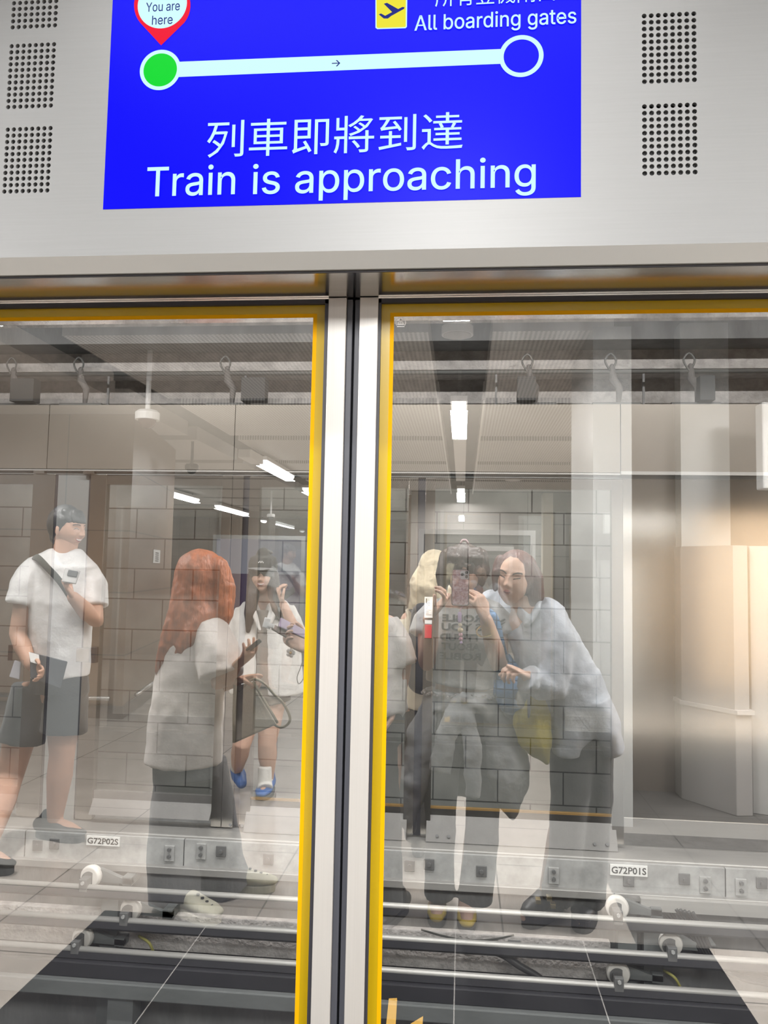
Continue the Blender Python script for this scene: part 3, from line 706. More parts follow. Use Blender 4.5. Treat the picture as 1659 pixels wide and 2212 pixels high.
# ================================================================== platform hall (seen mirrored in the door glass)
def Y(d): return 1.6-d                       # mirrored distance -> real y
ZC = 2.95
FLOOR = grid_mat('light_granite_tiles', (0.37, 0.335, 0.30), (0.13, 0.12, 0.105), (1.02, 0.6), 0.004, 0.22, var=0.10, axes='xy', bump=0.0, shift=(0.84, 0.19), spec=0.4)
DARKT = grid_mat('dark_granite_tiles', (0.012, 0.012, 0.014), (0.26, 0.25, 0.24), (0.505, 0.9), 0.0022, 0.5, var=0.3, axes='xy', bump=0.0, shift=(0.012+0.505*10, 0), spec=0.06)
DXL, DXR, DY = -1.49, 0.98, Y(3.39)
XG = .70
bm = bmesh.new(); box(bm, -9, XG, Y(24), DY, -.2, 0); box(bm, XG, 3.2, Y(24), Y(5.95), -.2, 0); box(bm, -9, DXL, DY, .06, -.2, 0); box(bm, DXR, 6.1, DY, .06, -.2, 0)
tag(obj('floor', bm, FLOOR), 'light polished granite tile floor of the platform', 'floor', kind='structure')
tag(obj('floor_3', bx(DXL, DXR, DY, .06, -.2, 0), DARKT), 'dark granite floor zone in front of the sliding doors', 'floor', kind='structure')
tag(obj('floor_4', bx(XG, 6.1, Y(5.95), DY, -.2, 0), grid_mat('grey_floor_tiles', (.12, .115, .11), (.06, .058, .055), (.6, .6), .004, .45, var=.15, axes='xy', bump=0, spec=.15)), 'mid grey tiled floor in front of the pale pillars', 'floor', kind='structure')  # tile zone darker than the pale floor beside it
YLN = mat('floor_yellow', (0.62, 0.36, 0.06), .6)
for k, (pts, lab) in enumerate(((((840, 2158), (858, 2157), (848, 2330), (822, 2330)), 'ochre floor stripe left'), (((872, 2222), (914, 2196), (905, 2330), (860, 2330)), 'ochre floor arrow head'))):
    bm = bmesh.new()
    vs = []
    for px, py in pts:
        d = (px-829.5)/FPX*CR - (py-1106)/FPX*CU + CF; t = -1.45/d.z; p = CAM+d*t; vs.append((p.x, -p.y))
    prism(bm, vs, 'z', 0.0, .002)
    tag(obj('floor_marking', bm, YLN), lab+' on the dark granite by the doors', 'floor marking')
# ceiling: perforated panels with slots, two dark channels
PERF = perforated_mat('perforated_ceiling', (0.52, 0.505, 0.485), (0.16, 0.16, 0.16), 0.030, 0.009)
CEILB = mat('ceiling_box_paint', (0.52, 0.50, 0.48), .5)
VOID = mat('ceiling_void', (0.030, 0.030, 0.034), .9)
edges = [(2.55, 2.80), (2.90, 4.62), (4.93, 6.83), (7.13, 8.76), (9.06, 10.76), (11.06, 12.86), (13.1, 14.6), (14.8, 16.4)]
ends_left = [(16.7, 18.4), (18.7, 20.4), (20.7, 22.9)]
k = 0
def panel(a, b, x0, x1, m, lab):
    global k; k += 1
    tag(obj('ceiling_panel', bx(x0, x1, Y(b), Y(a), ZC, ZC+.16), m), lab, 'ceiling panel', kind='structure')
nth = ['over the doors', 'over the people', 'first', 'second', 'third', 'fourth', 'fifth', 'sixth', 'seventh', 'eighth', 'ninth']
for i, (a, b) in enumerate(edges+ends_left):
    panel(a, b, -8.8, -3.12, CEILB, 'plain ceiling box in the left bay, %s row back from the doors' % nth[i])
    panel(a, b, -2.63, -.235 if b < 16 else -1.0, PERF, 'perforated ceiling panel left of the lit channel, %s row' % nth[i])
    if b < 15.2: panel(a, min(b, 15.3), .165, .9 if 4 < a < 5.9 else 2.44, PERF, 'perforated ceiling panel right of the lit channel, %s row' % nth[i])
tag(obj('ceiling', bx(-9, 3.2, Y(24), -.10, 3.55, 3.7), VOID), 'dark ceiling void above the panels', 'ceiling', kind='structure')
# bright edge trims of the central channel
ET = mat('channel_trim', (0.75, 0.74, 0.72), .35)
for x, lab in ((-.24, 'left'), (.163, 'right')):
    tag(obj('trim_3%d' % (3 if x < 0 else 4), bx(x-.006, x+.012, Y(15.2), Y(6.9), ZC-.005, ZC+.16), ET), 'white edge trim on the %s side of the lit ceiling channel' % lab, 'trim', kind='structure')
# back and side walls
TAN = grid_mat('tan_wall_tiles', (0.25, 0.172, 0.118), (0.12, 0.085, 0.06), (0.9, 0.6), 0.006, 0.35, var=0.05, axes='xz', bump=0.1, shift=(.3, 0))
TAN2 = grid_mat('tan_side_tiles', (0.27, 0.195, 0.14), (0.13, 0.095, 0.07), (0.9, 0.6), 0.006, 0.35, var=0.05, axes='yz', bump=0.1)
bm = bmesh.new(); prism(bm, [(-3.23, Y(7.54)), (-9, Y(7.54)), (-9, Y(9.85)), (-3.66, Y(9.85))], 'z', 0, ZC)
tag(obj('wall_left', bm, TAN), 'tan tiled wall block left of the ceiling channel, with a small notice on it', 'wall', kind='structure')
bm = bmesh.new(); prism(bm, [(-3.215, Y(7.52)), (-9, Y(7.52)), (-9, Y(7.54)), (-3.23, Y(7.54)), (-3.66, Y(9.85)), (-3.64, Y(9.85))], 'z', 0, .12)
tag(obj('baseboard_left', bm, mat('skirting_brown', (.16, .12, .10), .5)), 'brown skirting at the foot of the tan wall block', 'skirting', kind='structure')
tag(obj('wall_back_1', bx(-1.0, 2.6, Y(15.5), Y(15.3), 0, 3.2), grid_mat('grey_back_tiles', (.30, .28, .26), (.14, .13, .12), (1.2, .6), .008, .4, var=.05, axes='xz', bump=.1)), 'grey tiled wall at the end of the platform', 'wall', kind='structure')
tag(obj('wall_back_2', bx(-9, -1.0, Y(23.4), Y(23.2), 0, 3.2), TAN), 'tan tiled wall far behind the redhead', 'wall', kind='structure')
tag(obj('wall_side', bx(-1.1, -1.0, Y(23.2), Y(15.5), 0, 3.2), TAN2), 'side wall between the two end walls', 'wall', kind='structure')
tag(obj('wall_outer', bx(-9.1, -9, Y(24), -.1, 0, 3.6), TAN2), 'outer side wall of the hall', 'wall', kind='structure')
tag(obj('wall_warm', bx(6.0, 6.2, -4.3, -.1, 0, 3.6), mat('warm_panels', (.62, .46, .31), .35, var=.06, scale=2)), 'warm panelled side wall right of the photo', 'wall', kind='structure')
tag(obj('wall_warm_back', bx(3.2, 6.2, -4.4, -4.2, 0, 3.6), MATS['warm_panels']), 'warm panelled wall behind the right part of the platform', 'wall', kind='structure')
tag(obj('ceiling_3', bx(3.2, 6.2, -4.3, -.10, ZC, ZC+.2), CEILB), 'plain ceiling over the right part of the platform', 'ceiling', kind='structure')
DRK = mat('dark_recess', (.13, .105, .085), .5)
xA0, xA1 = V(1281, 1100, 4.92).x, V(1365, 1100, 4.92).x
tag(obj('wall_right', bx(2.45, 2.6, Y(15.4), Y(5.9), 0, 3.3), TAN2), 'right hand wall of the platform hall', 'wall', kind='structure')
tag(obj('wall_recess', bx(xA1-.02, 3.2, Y(6.0), Y(5.75), 0, 3.3), DRK), 'dark recessed wall between the two pale pillars', 'wall', kind='structure')
CLAD = mat('cladding_grey', (0.30, 0.29, 0.28), .4)
PILL = mat('pillar_grey', (0.43, 0.44, 0.435), .38, .0, var=.04, scale=3)
tag(obj('pillar_1', bx(xA0, xA1, Y(5.9), Y(4.92), 0, ZC+.02), PILL), 'pale grey pillar nearest the woman in the grey shirt', 'pillar', kind='structure')
# pillar with the hose cabinet
p0, p1, p2 = (1.345, 5.02), (1.66, 4.93), (1.80, 5.0)
t = thing('pillar_2', 'pale grey clad pillar with a ledge at the right edge of the photo', 'pillar', (1.6, Y(5.2), 0), kind='structure')
bm = bmesh.new(); prism(bm, [(V(1470, 900, 5.6).x, Y(5.6)), (V(1575, 900, 5.6).x, Y(5.6)), (V(1575, 900, 5.6).x, Y(5.75)), (V(1470, 900, 5.6).x, Y(5.75))], 'z', .6, 3.2); obj('upper_shaft', bm, PILL, t)
bm = bmesh.new(); prism(bm, [(1.456, Y(5.59)), (1.687, Y(5.253)), (1.78, Y(5.27)), (1.78, Y(5.75)), (1.456, Y(5.75))], 'z', .62, 1.66); obj('cladding', bm, CLAD, t)
bm = bmesh.new(); prism(bm, [(1.45, Y(5.585)), (1.687, Y(5.24)), (1.79, Y(5.26)), (1.79, Y(5.75)), (1.45, Y(5.75))], 'z', 0.0, .62); obj('base_cladding', bm, CLAD, t, bevel=.004)
bm = bmesh.new(); prism(bm, [(1.44, Y(5.58)), (1.69, Y(5.215)), (1.80, Y(5.235)), (1.80, Y(5.75)), (1.44, Y(5.75))], 'z', .615, .64); obj('ledge', bm, mat('ledge_white', (.42, .41, .40), .4), t, label='white ledge')
bm = bmesh.new(); prism(bm, [(1.81, Y(5.32)), (2.3, Y(5.12)), (2.3, Y(5.70)), (1.81, Y(5.70))], 'z', 0, 1.66)
tag(obj('utility_cabinet', bm, mat('cabinet_grey', (.45, .44, .43), .4), bevel=.004), 'grey cabinet against the ledged pillar at the right edge', 'cabinet')
# luminaires
LAMP = emit('lamp_diffuser', (1.0, 0.985, 0.95), 5.5)
def luminaire(x, a, b, lab, light=True, pw=None, w=.115):
    t = thing('ceiling_light', lab, 'ceiling light', (x, Y((a+b)/2), 2.79), 'linear ceiling lights in the channels')
    bm = bmesh.new(); box(bm, x-w/2-.012, x+w/2+.012, Y(b), Y(a), 2.865, 2.91); obj('housing', bm, M['white'], t)
    bm = bmesh.new(); prism(bm, [(x-w/2, 2.865), (x+w/2, 2.865), (x+w/2, 2.835), (x+w/2-.03, 2.80), (x-w/2+.03, 2.80), (x-w/2, 2.835)], 'y', Y(b)+.015, Y(a)-.015); obj('diffuser', bm, LAMP, t)
    for yy in (Y(b)+.3, Y(a)-.3): obj('hanger', bx(x-.012, x+.012, yy-.012, yy+.012, 2.91, 3.55), M['bracket'], t)
    if light:
        l = bpy.data.lights.new('tube_light', 'AREA'); l.shape = 'RECTANGLE'; l.size = w*1.2; l.size_y = b-a; l.energy = pw or P_LAMP; l.color = (1, .98, .95)
        lo = bpy.data.objects.new('tube_light', l); COL.objects.link(lo); lo.parent = t; lo.location = (0, 0, -.004)
luminaire(-.05, 6.56, 7.98, 'bright ceiling light in the central channel above the photographer')
luminaire(-.05, 13.4, 15.1, 'distant ceiling light at the end of the central channel')
luminaire(-2.60, 10.1, 11.85, 'bright ceiling light in the left channel above the capped girl')
luminaire(-2.70, 13.5, 15.2, 'ceiling light behind the yellow border in the left channel')
luminaire(-5.45, 14.1, 16.0, 'nearer of the two bright lights in the far left row', pw=HALL_LAMP)
luminaire(-5.47, 17.4, 19.9, 'second of the two bright lights in the far left row', pw=HALL_LAMP)
luminaire(-5.75, 24.2-1.6, 22.9, 'small distant light left of the yellow border', light=False)
luminaire(-.05, 3.1, 4.2, 'ceiling light right over the photographer, out of the photo', pw=P_LAMP*1.1)
luminaire(-2.66, 3.1, 4.2, 'ceiling light over the left platform edge, out of the photo', pw=P_LAMP*1.1)
luminaire(2.3, 3.1, 4.2, 'ceiling light over the right platform edge, out of the photo', pw=P_LAMP*1.1)
luminaire(-6.0, 3.5, 5.4, 'ceiling light over the left part of the platform, out of the photo', pw=HALL_LAMP)
luminaire(4.4, 2.6, 4.6, 'fill light added over the right part of the platform, out of view', pw=HALL_LAMP*2.6)  # added lamp, brightens the warm wall mirrored in the far steel
luminaire(1.5, 8.0, 9.8, 'ceiling light behind the pillars, out of the photo', pw=P_LAMP)
def edge_fill(x0, x1, lab):  # unseen fill strips, added to light the people from the door side
    t = thing('ceiling_light', lab, 'ceiling light', ((x0+x1)/2, -.66, 2.97), 'fill strips added over the door edge')
    obj('housing', bx(x0, x1, -.71, -.61, 2.985, 3.05), M['white'], t); obj('diffuser', bx(x0+.02, x1-.02, -.70, -.62, 2.972, 2.986), LAMP, t)
    for xx in (x0+.2, x1-.2): obj('hanger', bx(xx-.01, xx+.01, -.67, -.65, 3.05, 3.55), M['bracket'], t)
    l = bpy.data.lights.new('edge_fill_light', 'AREA'); l.shape = 'RECTANGLE'; l.size = x1-x0; l.size_y = .08; l.energy = P_EDGE_FILL; l.color = (1, .985, .96)
    lo = bpy.data.objects.new('edge_fill_light', l); COL.objects.link(lo); lo.parent = t; lo.location = (0, 0, -.004); lo.rotation_euler = (R(-28), 0, 0)
for x0, x1, q in ((-3.0, -1.5, 'left'), (-1.0, .5, 'middle'), (1.0, 2.5, 'right')): edge_fill(x0, x1, q+' fill strip added over the door edge, out of view')
# white trunking between the lamps
tag(obj('cable_trunking', bx(-.118, .018, Y(11.95), Y(8.04), 2.82, 2.91), M['white'], bevel=.004), 'white trunking hanging in the central ceiling channel', 'trunking')
tag(obj('cable_trunking', bx(-2.73, -2.57, Y(10.05), Y(9.45), 2.80, 2.90), M['white'], bevel=.004), 'white trunking before the bright light in the left channel', 'trunking')
t = thing('hanging_bracket', 'dark bracket holding the light in the left channel', 'bracket', (-2.66, Y(10.2), 2.9)); obj('rod', bx(-2.68, -2.64, Y(10.22), Y(10.16), 2.9, 3.5), M['bracket'], t)
# dome cameras
def dome(px, py, d, r, body, domec, lab, stem=.5, w=1.0):
    c = V(px, py, d); t = thing('dome_camera', lab, 'camera', c+Vector((0, 0, -r)), 'dome cameras under the ceiling')
    obj('body', tb([c+Vector((0, 0, r*.15)), c+Vector((0, 0, r*.75)), c+Vector((0, 0, r*.95))], [r*1.0, r*1.02, r*.8], 24), body, t, smooth=False)
    bm = bmesh.new(); ball(bm, c+Vector((0, 0, r*.15)), r*.74, 20, 12); obj('dome', bm, domec, t, smooth=True)
    obj('stem', tb([c+Vector((0, 0, r*.9)), c+Vector((0, 0, r*.9+stem))], r*.22, 10), body, t)
dome(318, 911, 5.3, .082, M['white'], mat('dome_smoke', (.09, .05, .04), .12), 'white dome camera with a brown dome, upper left', stem=.5)
dome(414, 1016, 9.2, .080, M['black'], mat('dome_black', (.01, .01, .01), .08), 'black dome camera above the redhead', stem=.45)
dome(585, 1118, 15.0, .075, M['white'], MATS['dome_black'], 'small white dome camera beyond the capped girl', stem=.6)
for px, py, d, rr, lab in ((988, 724, 4.76, .095, 'round ceiling loudspeaker at the near end of the lit channel'), (208, 816, 6.0, .13, 'round ceiling loudspeaker in the left channel')):
    c = V(px, py, d); t = thing('ceiling_speaker', lab, 'ceiling speaker', c)
    obj('rim', tb([c, c+Vector((0, 0, .05))], [rr, rr], 32), mat('speaker_rim', (.5, .48, .46), .4), t)
    obj('mesh_cover', tb([c-Vector((0, 0, .004)), c], [rr*.88]*2, 32), mat('speaker_mesh', (.33, .31, .30), .6), t)
    obj('can', tb([c+Vector((0, 0, .05)), c+Vector((0, 0, .16))], [rr*.9, rr*.9], 24), M['fargrey'], t)
c = V(1108, 1038, 12.6)
tag(obj('ceiling_sensor', tb([c, c+Vector((0, 0, .05))], .12, 24), M['white']), 'small round white sensor under the right ceiling panels', 'sensor')
# notice, bump rails, ad screen, poster cabinet
c0, c1 = V(328, 1215, 9.2), V(343, 1187, 9.2)
n_ = Vector((-.42, Y(9.85)-Y(7.54), 0)).normalized(); out = Vector((-n_.y, n_.x, 0)); out = out if out.x > 0 else -out
def onside(px):                                # point of the slanted wall face seen at picture column px
    a, b = Vector((-3.23, Y(7.54), 0)), Vector((-3.66, Y(9.85), 0)); best = None
    for i in range(400):
        q = a.lerp(b, i/400); m_ = Vector((q.x, -q.y, 1.45)) - CAM
        u_ = 829.5+FPX*m_.dot(CR)/m_.dot(CF)
        if best is None or abs(u_-px) < best[0]: best = (abs(u_-px), q)
    return best[1]
a, b = onside(329), onside(343)
t = thing('wall_notice', 'small white notice on the tan wall block', 'notice', (a+out*.01)+Vector((0, 0, 1.5)))
def wallslab(a, b, z0, z1, o0, o1):
    bm = bmesh.new(); prism(bm, [tuple((a+out*o0).xy), tuple((b+out*o0).xy), tuple((b+out*o1).xy), tuple((a+out*o1).xy)], 'z', z0, z1); return bm
dd = 1.6-a.y
zt_, zb_ = V(336, 1187, dd).z, V(336, 1216, dd).z
obj('sheet', wallslab(a, b, zb_, zt_, .004, .010), M['label'], t)
for i in range(5): obj('print', wallslab(a.lerp(b, .25), a.lerp(b, .75), zt_-(zt_-zb_)*(.2+.15*i)-.012, zt_-(zt_-zb_)*(.2+.15*i), .010, .0115), M['ink'], t)
SS = mat('bump_rail_steel', (.7, .68, .65), .25, 1.0)
tag(obj('bump_rail', tb([(-4.6, Y(7.40), .21), (-3.30, Y(7.40), .21)], .022, 12), SS, smooth=True), 'low steel bump rail along the face of the tan wall', 'rail')
a, b = onside(284), onside(350)
tag(obj('bump_rail', tb([a+out*.1+Vector((0, 0, .21)), b+out*.1+Vector((0, 0, .21))], .022, 12), SS, smooth=True), 'low steel bump rail on the slanted side of the tan wall', 'rail')
dA = 12.0
a, b = V(467, 1200, dA), V(650, 1200, dA); z0, z1, z2 = V(560, 1330, dA).z, V(560, 1240, dA).z, V(560, 1165, dA).z
t = thing('advertising_screen', 'large lit advertisement, white above and purple below, behind the capped girl', 'advertisement', ((a.x+b.x)/2, Y(dA), 0))
obj('cabinet', bx(a.x-.06, b.x+.06, Y(dA)-.2, Y(dA)-.005, 0, z2+.06), M['fargrey'], t)
obj('white_panel', bx(a.x, b.x, Y(dA)-.01, Y(dA), z1, z2), screen_mat('ad_white', (.70, .70, .80), .55), t, label='pale upper panel')
obj('purple_panel', bx(a.x, b.x, Y(dA)-.01, Y(dA), z0, z1), screen_mat('ad_purple', (.16, .09, .20), .55), t, label='purple lower panel')
dP = 12.3
a, b = V(905, 1200, dP), V(1156, 1200, dP); z0, z2 = V(1050, 1330, dP).z, V(1050, 1145, dP).z
t = thing('poster_cabinet', 'silver framed glass poster cabinet behind the photographer', 'poster', ((a.x+b.x)/2, Y(dP), 0))
bm = bmesh.new(); fw = .075
box(bm, a.x, b.x, Y(dP), Y(dP)+.06, z2-fw, z2); box(bm, b.x-fw, b.x, Y(dP), Y(dP)+.06, z0, z2-fw); box(bm, a.x, a.x+fw, Y(dP), Y(dP)+.06, z0, z2-fw); box(bm, a.x, b.x, Y(dP), Y(dP)+.06, z0-fw, z0)
obj('frame', bm, mat('frame_silver', (.72, .72, .70), .35, .3), t, label='silver frame')
obj('poster_sheet', bx(a.x+.05, b.x-.05, Y(dP)-.02, Y(dP)+.01, z0, z2-.05), mat('poster_grey', (.30, .30, .29), .5), t)
obj('inner_strip', bx(V(1030, 1200, dP).x, V(1110, 1200, dP).x, Y(dP)+.012, Y(dP)+.02, V(1050, 1190, dP).z, V(1050, 1180, dP).z), MATS['frame_silver'], t)
obj('leg', bx(a.x+.02, a.x+.10, Y(dP)-.02, Y(dP)+.05, 0, z0), M['fargrey'], t); obj('leg', bx(b.x-.10, b.x-.02, Y(dP)-.02, Y(dP)+.05, 0, z0), M['fargrey'], t)
c = V(1184, 1120, 14.9)
tag(obj('pillar_3', bx(c.x-.09, c.x+.09, Y(15.25), Y(14.9), 0, ZC), mat('strip_cream', (.60, .56, .48), .5)), 'cream pilaster behind the woman in the grey shirt', 'pillar', kind='structure')
c = V(1259, 1135, 14.9)
tag(obj('wall_cladding', bx(c.x-.2, c.x+.25, Y(15.28), Y(15.0), 0, V(1259, 1135, 15).z), mat('clad_brown', (.36, .27, .20), .5)), 'brown wall cladding beside the pale pillar', 'wall', kind='structure')
c0, c1 = V(1120, 1502, 6.6), V(1205, 1502, 6.6)
tag(obj('bench_rail', tb([c0, c1], .012, 8), SS, smooth=True), 'thin steel rail behind the yellow bag', 'rail')
t = thing('rail_post', 'posts carrying the thin steel rail', 'post', (c0.x, c0.y, 0))
for q in (c0, c1): obj('post', tb([(q.x, q.y, 0), (q.x, q.y, q.z)], .010, 8), SS, t)
# white box sign hanging at the right edge, with a dark camera under it
dS = 5.1
a = V(1647, 960, dS); z0, z1 = V(1650, 1055, dS).z, V(1650, 868, dS).z
t = thing('hanging_sign', 'white box sign hanging at the right edge of the photo', 'sign', (a.x+.5, Y(dS), z0))
obj('sign_box', bx(a.x, a.x+.9, Y(dS)-.12, Y(dS), z0, z1), M['white'], t, bevel=.01)
obj('rod', bx(a.x+.4, a.x+.44, Y(dS)-.07, Y(dS)-.03, z1, 3.55), M['bracket'], t)

# ================================================================== people
from mathutils.bvhtree import BVHTree
def remesh(bm, voxel=.008, smooth=4, wr=0.0, wsize=.07, factor=.5):
    """fuses overlapping closed shapes into one continuous surface, optionally with soft folds"""
    bmesh.ops.recalc_face_normals(bm, faces=bm.faces[:])
    me = bpy.data.meshes.new('r'); bm.to_mesh(me); bm.free()
    o = bpy.data.objects.new('r', me); COL.objects.link(o)
    m = o.modifiers.new('r', 'REMESH'); m.mode = 'VOXEL'; m.voxel_size = voxel
    if smooth:
        m = o.modifiers.new('s', 'SMOOTH'); m.iterations = smooth; m.factor = factor
    if wr:
        tx = bpy.data.textures.new('folds', 'CLOUDS'); tx.noise_scale = wsize; tx.noise_depth = 2
        m = o.modifiers.new('d', 'DISPLACE'); m.texture = tx; m.strength = wr; m.mid_level = .5; m.texture_coords = 'LOCAL'
        m = o.modifiers.new('s2', 'SMOOTH'); m.iterations = 2
    dg = bpy.context.evaluated_depsgraph_get(); r = bpy.data.meshes.new_from_object(o.evaluated_get(dg))
    bpy.data.objects.remove(o); bpy.data.meshes.remove(me)
    for p in r.polygons: p.use_smooth = True
    r.materials.clear()
    return r
def bm_of(me):
    bm = bmesh.new(); bm.from_mesh(me); return bm
def lerp(a, b, t): return a + (b-a)*t
def skin_mat(name, col): return mat(name, col, .5, 0, var=.06, scale=20)
def cloth(name, col, rough=.85, var=.10): return mat(name, col, rough, 0, var=var, scale=30, bump=.25, bscale=90, sheen=.2)
def hair_mat(name, col): return mat(name, col, .42, 0, var=.45, scale=60, stretch=(1, 1, .06), bump=.5, bscale=120)
LIP = mat('lips', (.42, .13, .12), .4); EYE = mat('eyes', (.02, .015, .012), .25); BROW = mat('brows', (.05, .03, .025), .7); TEETH = mat('teeth', (.85, .83, .78), .3); MOUTH = mat('mouth', (.12, .03, .03), .6)

def head_into(bm, c, fwd, up=(0, 0, 1), s=1.0, expr='calm', base=1):
    """adds a head with a face; materials base.. = skin, lips, eyes, brows, teeth, mouth"""
    f = Vector(fwd).normalized(); u = Vector(up); u = (u-f*u.dot(f)).normalized(); l = f.cross(u)
    c = Vector(c); NU, NV = 190, 168; E = lambda q: math.exp(-q)
    def surf(th, ph):
        nx, ny, nz = math.sin(th)*math.cos(ph), math.cos(th)*math.cos(ph), math.sin(ph)
        ax, ay, az = .074, .094, .112
        x, y, z = ax*nx, ay*ny, az*nz
        if z < 0:
            k = -z/az; x *= 1-.34*k*k*(1 if ny > 0 else .6); y *= 1-(.10*k*k if ny > 0 else .30*k)
        if ny > 0:
            y *= 1-.10*E(-0)*(1-abs(nx))*0 + 0
            y -= .010*(1-abs(nz))*max(0, .5-abs(nx))
            w = min(1, ny*2.2); X = abs(x)
            h = .021*E((x/.0115)**2)*E(((z+.020)/.013)**2)+.011*E((x/.009)**2)*E(((z-.004)/.020)**2)
            h += .006*E(((X-.011)/.006)**2+((z+.024)/.007)**2)
            h -= .009*E(((X-.031)/.016)**2+((z-.012)/.011)**2)
            h += .0045*E(((X-.031)/.011)**2+((z-.010)/.0065)**2)
            h += .004*E(((X-.030)/.024)**2+((z-.034)/.008)**2)
            h += .007*E((x/.021)**2+((z+.052)/.009)**2)-.004*E((x/.022)**2+((z+.068)/.007)**2)+.007*E((x/.020)**2+((z+.092)/.013)**2)
            if expr == 'smile': h += .007*E(((X-.040)/.015)**2+((z+.026)/.014)**2)-.003*E((x/.020)**2+((z+.053)/.005)**2)
            if expr == 'pout': h += .012*E((x/.013)**2+((z+.050)/.010)**2)+.004*E(((X-.042)/.018)**2+((z+.035)/.02)**2)
            y += h*w
        return Vector((x, y, z))
    grid = []
    for j in range(1, NV):
        ph = -math.pi/2+math.pi*j/NV
        grid.append([surf(2*math.pi*i/NU-.6*math.sin(2*math.pi*i/NU), ph) for i in range(NU)])
    V_ = [[bm.verts.new(c+s*(l*p.x+f*p.y+u*p.z)) for p in row] for row in grid]
    def mi(p):
        if p.y < .03: return base
        X, z, x = abs(p.x), p.z, p.x
        if expr == 'smile':
            zm = z+.051-.28*x*x/.02
            if (x/.021)**2+((zm-.0005)/.0050)**2 < 1: return base+4 if zm > -.0015 else base+5
            if (x/.027)**2+(zm/.0095)**2 < 1: return base+1
            ze = z-.012+.9*(X-.031)**2/.02
            if abs(X-.031) < .013 and abs(ze) < .0022: return base+2
        elif expr == 'pout':
            if (x/.015)**2+((z+.050)/.0095)**2 < 1: return base+5 if abs(z+.050) < .0016 else base+1
            if abs(X-.031) < .013 and abs(z-.010-.3*(X-.031)) < .0022: return base+2
        else:
            if (x/.021)**2+((z+.052)/.007)**2 < 1: return base+1
            if ((X-.031)/.013)**2+((z-.011)/.0045)**2 < 1: return base+2
        zb = z-.033+.5*(X-.030)**2/.03
        if expr == 'pout': zb += .25*(.03-X)
        if .013 < X < .049 and abs(zb) < .0032: return base+3
        return base
    for j in range(len(grid)-1):
        for i in range(NU):
            i2 = (i+1) % NU
            fc = bm.faces.new((V_[j][i], V_[j][i2], V_[j+1][i2], V_[j+1][i])); fc.smooth = True
            fc.material_index = mi((grid[j][i]+grid[j][i2]+grid[j+1][i2]+grid[j+1][i])/4)
    for row, sg in ((V_[0], 1), (V_[-1], -1)):
        fc = bm.faces.new(row if sg < 0 else row[::-1]); fc.material_index = base; fc.smooth = True
    # ears
    for sd in (-1, 1):
        q = c+s*(l*sd*.074+f*(-.006)+u*(-.006))
        tube(bm, [q-u*.026*s+f*.004*s, q-u*.014*s, q+u*.012*s-f*.002*s, q+u*.026*s-f*.004*s], [(.005*s, .008*s), (.008*s, .013*s), (.009*s, .016*s), (.006*s, .010*s)], 12, 'round', ref=l+f*.3, mi=base)
    return f, u, l
def HP(c, f, u, l, s, x, y, z): return Vector(c)+s*(l*x+f*y+u*z)

def hand_bm(wrist, aim, palm, thumb=1, curl=(.5, .5, .5, .5), tcurl=.4, s=1.0, spread=.03, bend=(.9, 1.0, .7)):
    """a hand: palm, four unequal bent fingers and a thumb; aim = towards the knuckles, palm = way the palm faces"""
    a = Vector(aim).normalized(); n = Vector(palm); n = (n-a*n.dot(a)).normalized(); t = a.cross(n)*thumb
    bm = bmesh.new(); w = Vector(wrist)
    tube(bm, [w-a*.03*s, w, w+a*.03*s, w+a*.065*s, w+a*.090*s], [(.020*s, .026*s), (.017*s, .026*s), (.016*s, .034*s), (.014*s, .039*s), (.011*s, .037*s)], 14, 'round', ref=n)
    offs, lens = (.029, .010, -.010, -.028), (.070, .078, .073, .058)
    for k in range(4):
        b = w+a*(.086-.004*abs(k-1.3))*s+t*offs[k]*s
        d = (a+t*spread*(1.5-k)*1.2).normalized(); ang = 0; p = [b-d*.015*s, b]
        for q, fr in enumerate((.45, .30, .25)):
            ang += curl[k]*bend[q]
            dd = d*math.cos(ang)+n*math.sin(ang); p.append(p[-1]+dd*lens[k]*fr*s)
        tube(bm, p, [.0085*s, .0092*s, .0085*s, .0078*s, .0066*s], 10, 'round')
    b = w+a*.022*s+t*.026*s+n*.006*s
    d1 = (a*.62+t*.72+n*.25).normalized(); d2 = (a*.85+t*(.45-.5*tcurl)+n*(.2+tcurl*.7)).normalized(); d3 = (a*.9+t*(.15-.8*tcurl)+n*(.15+tcurl*.8)).normalized()
    p = [b, b+d1*.034*s, b+d1*.034*s+d2*.032*s, b+d1*.034*s+d2*.032*s+d3*.026*s]
    tube(bm, p, [.0125*s, .0115*s, .0098*s, .0082*s], 10, 'round')
    return bm
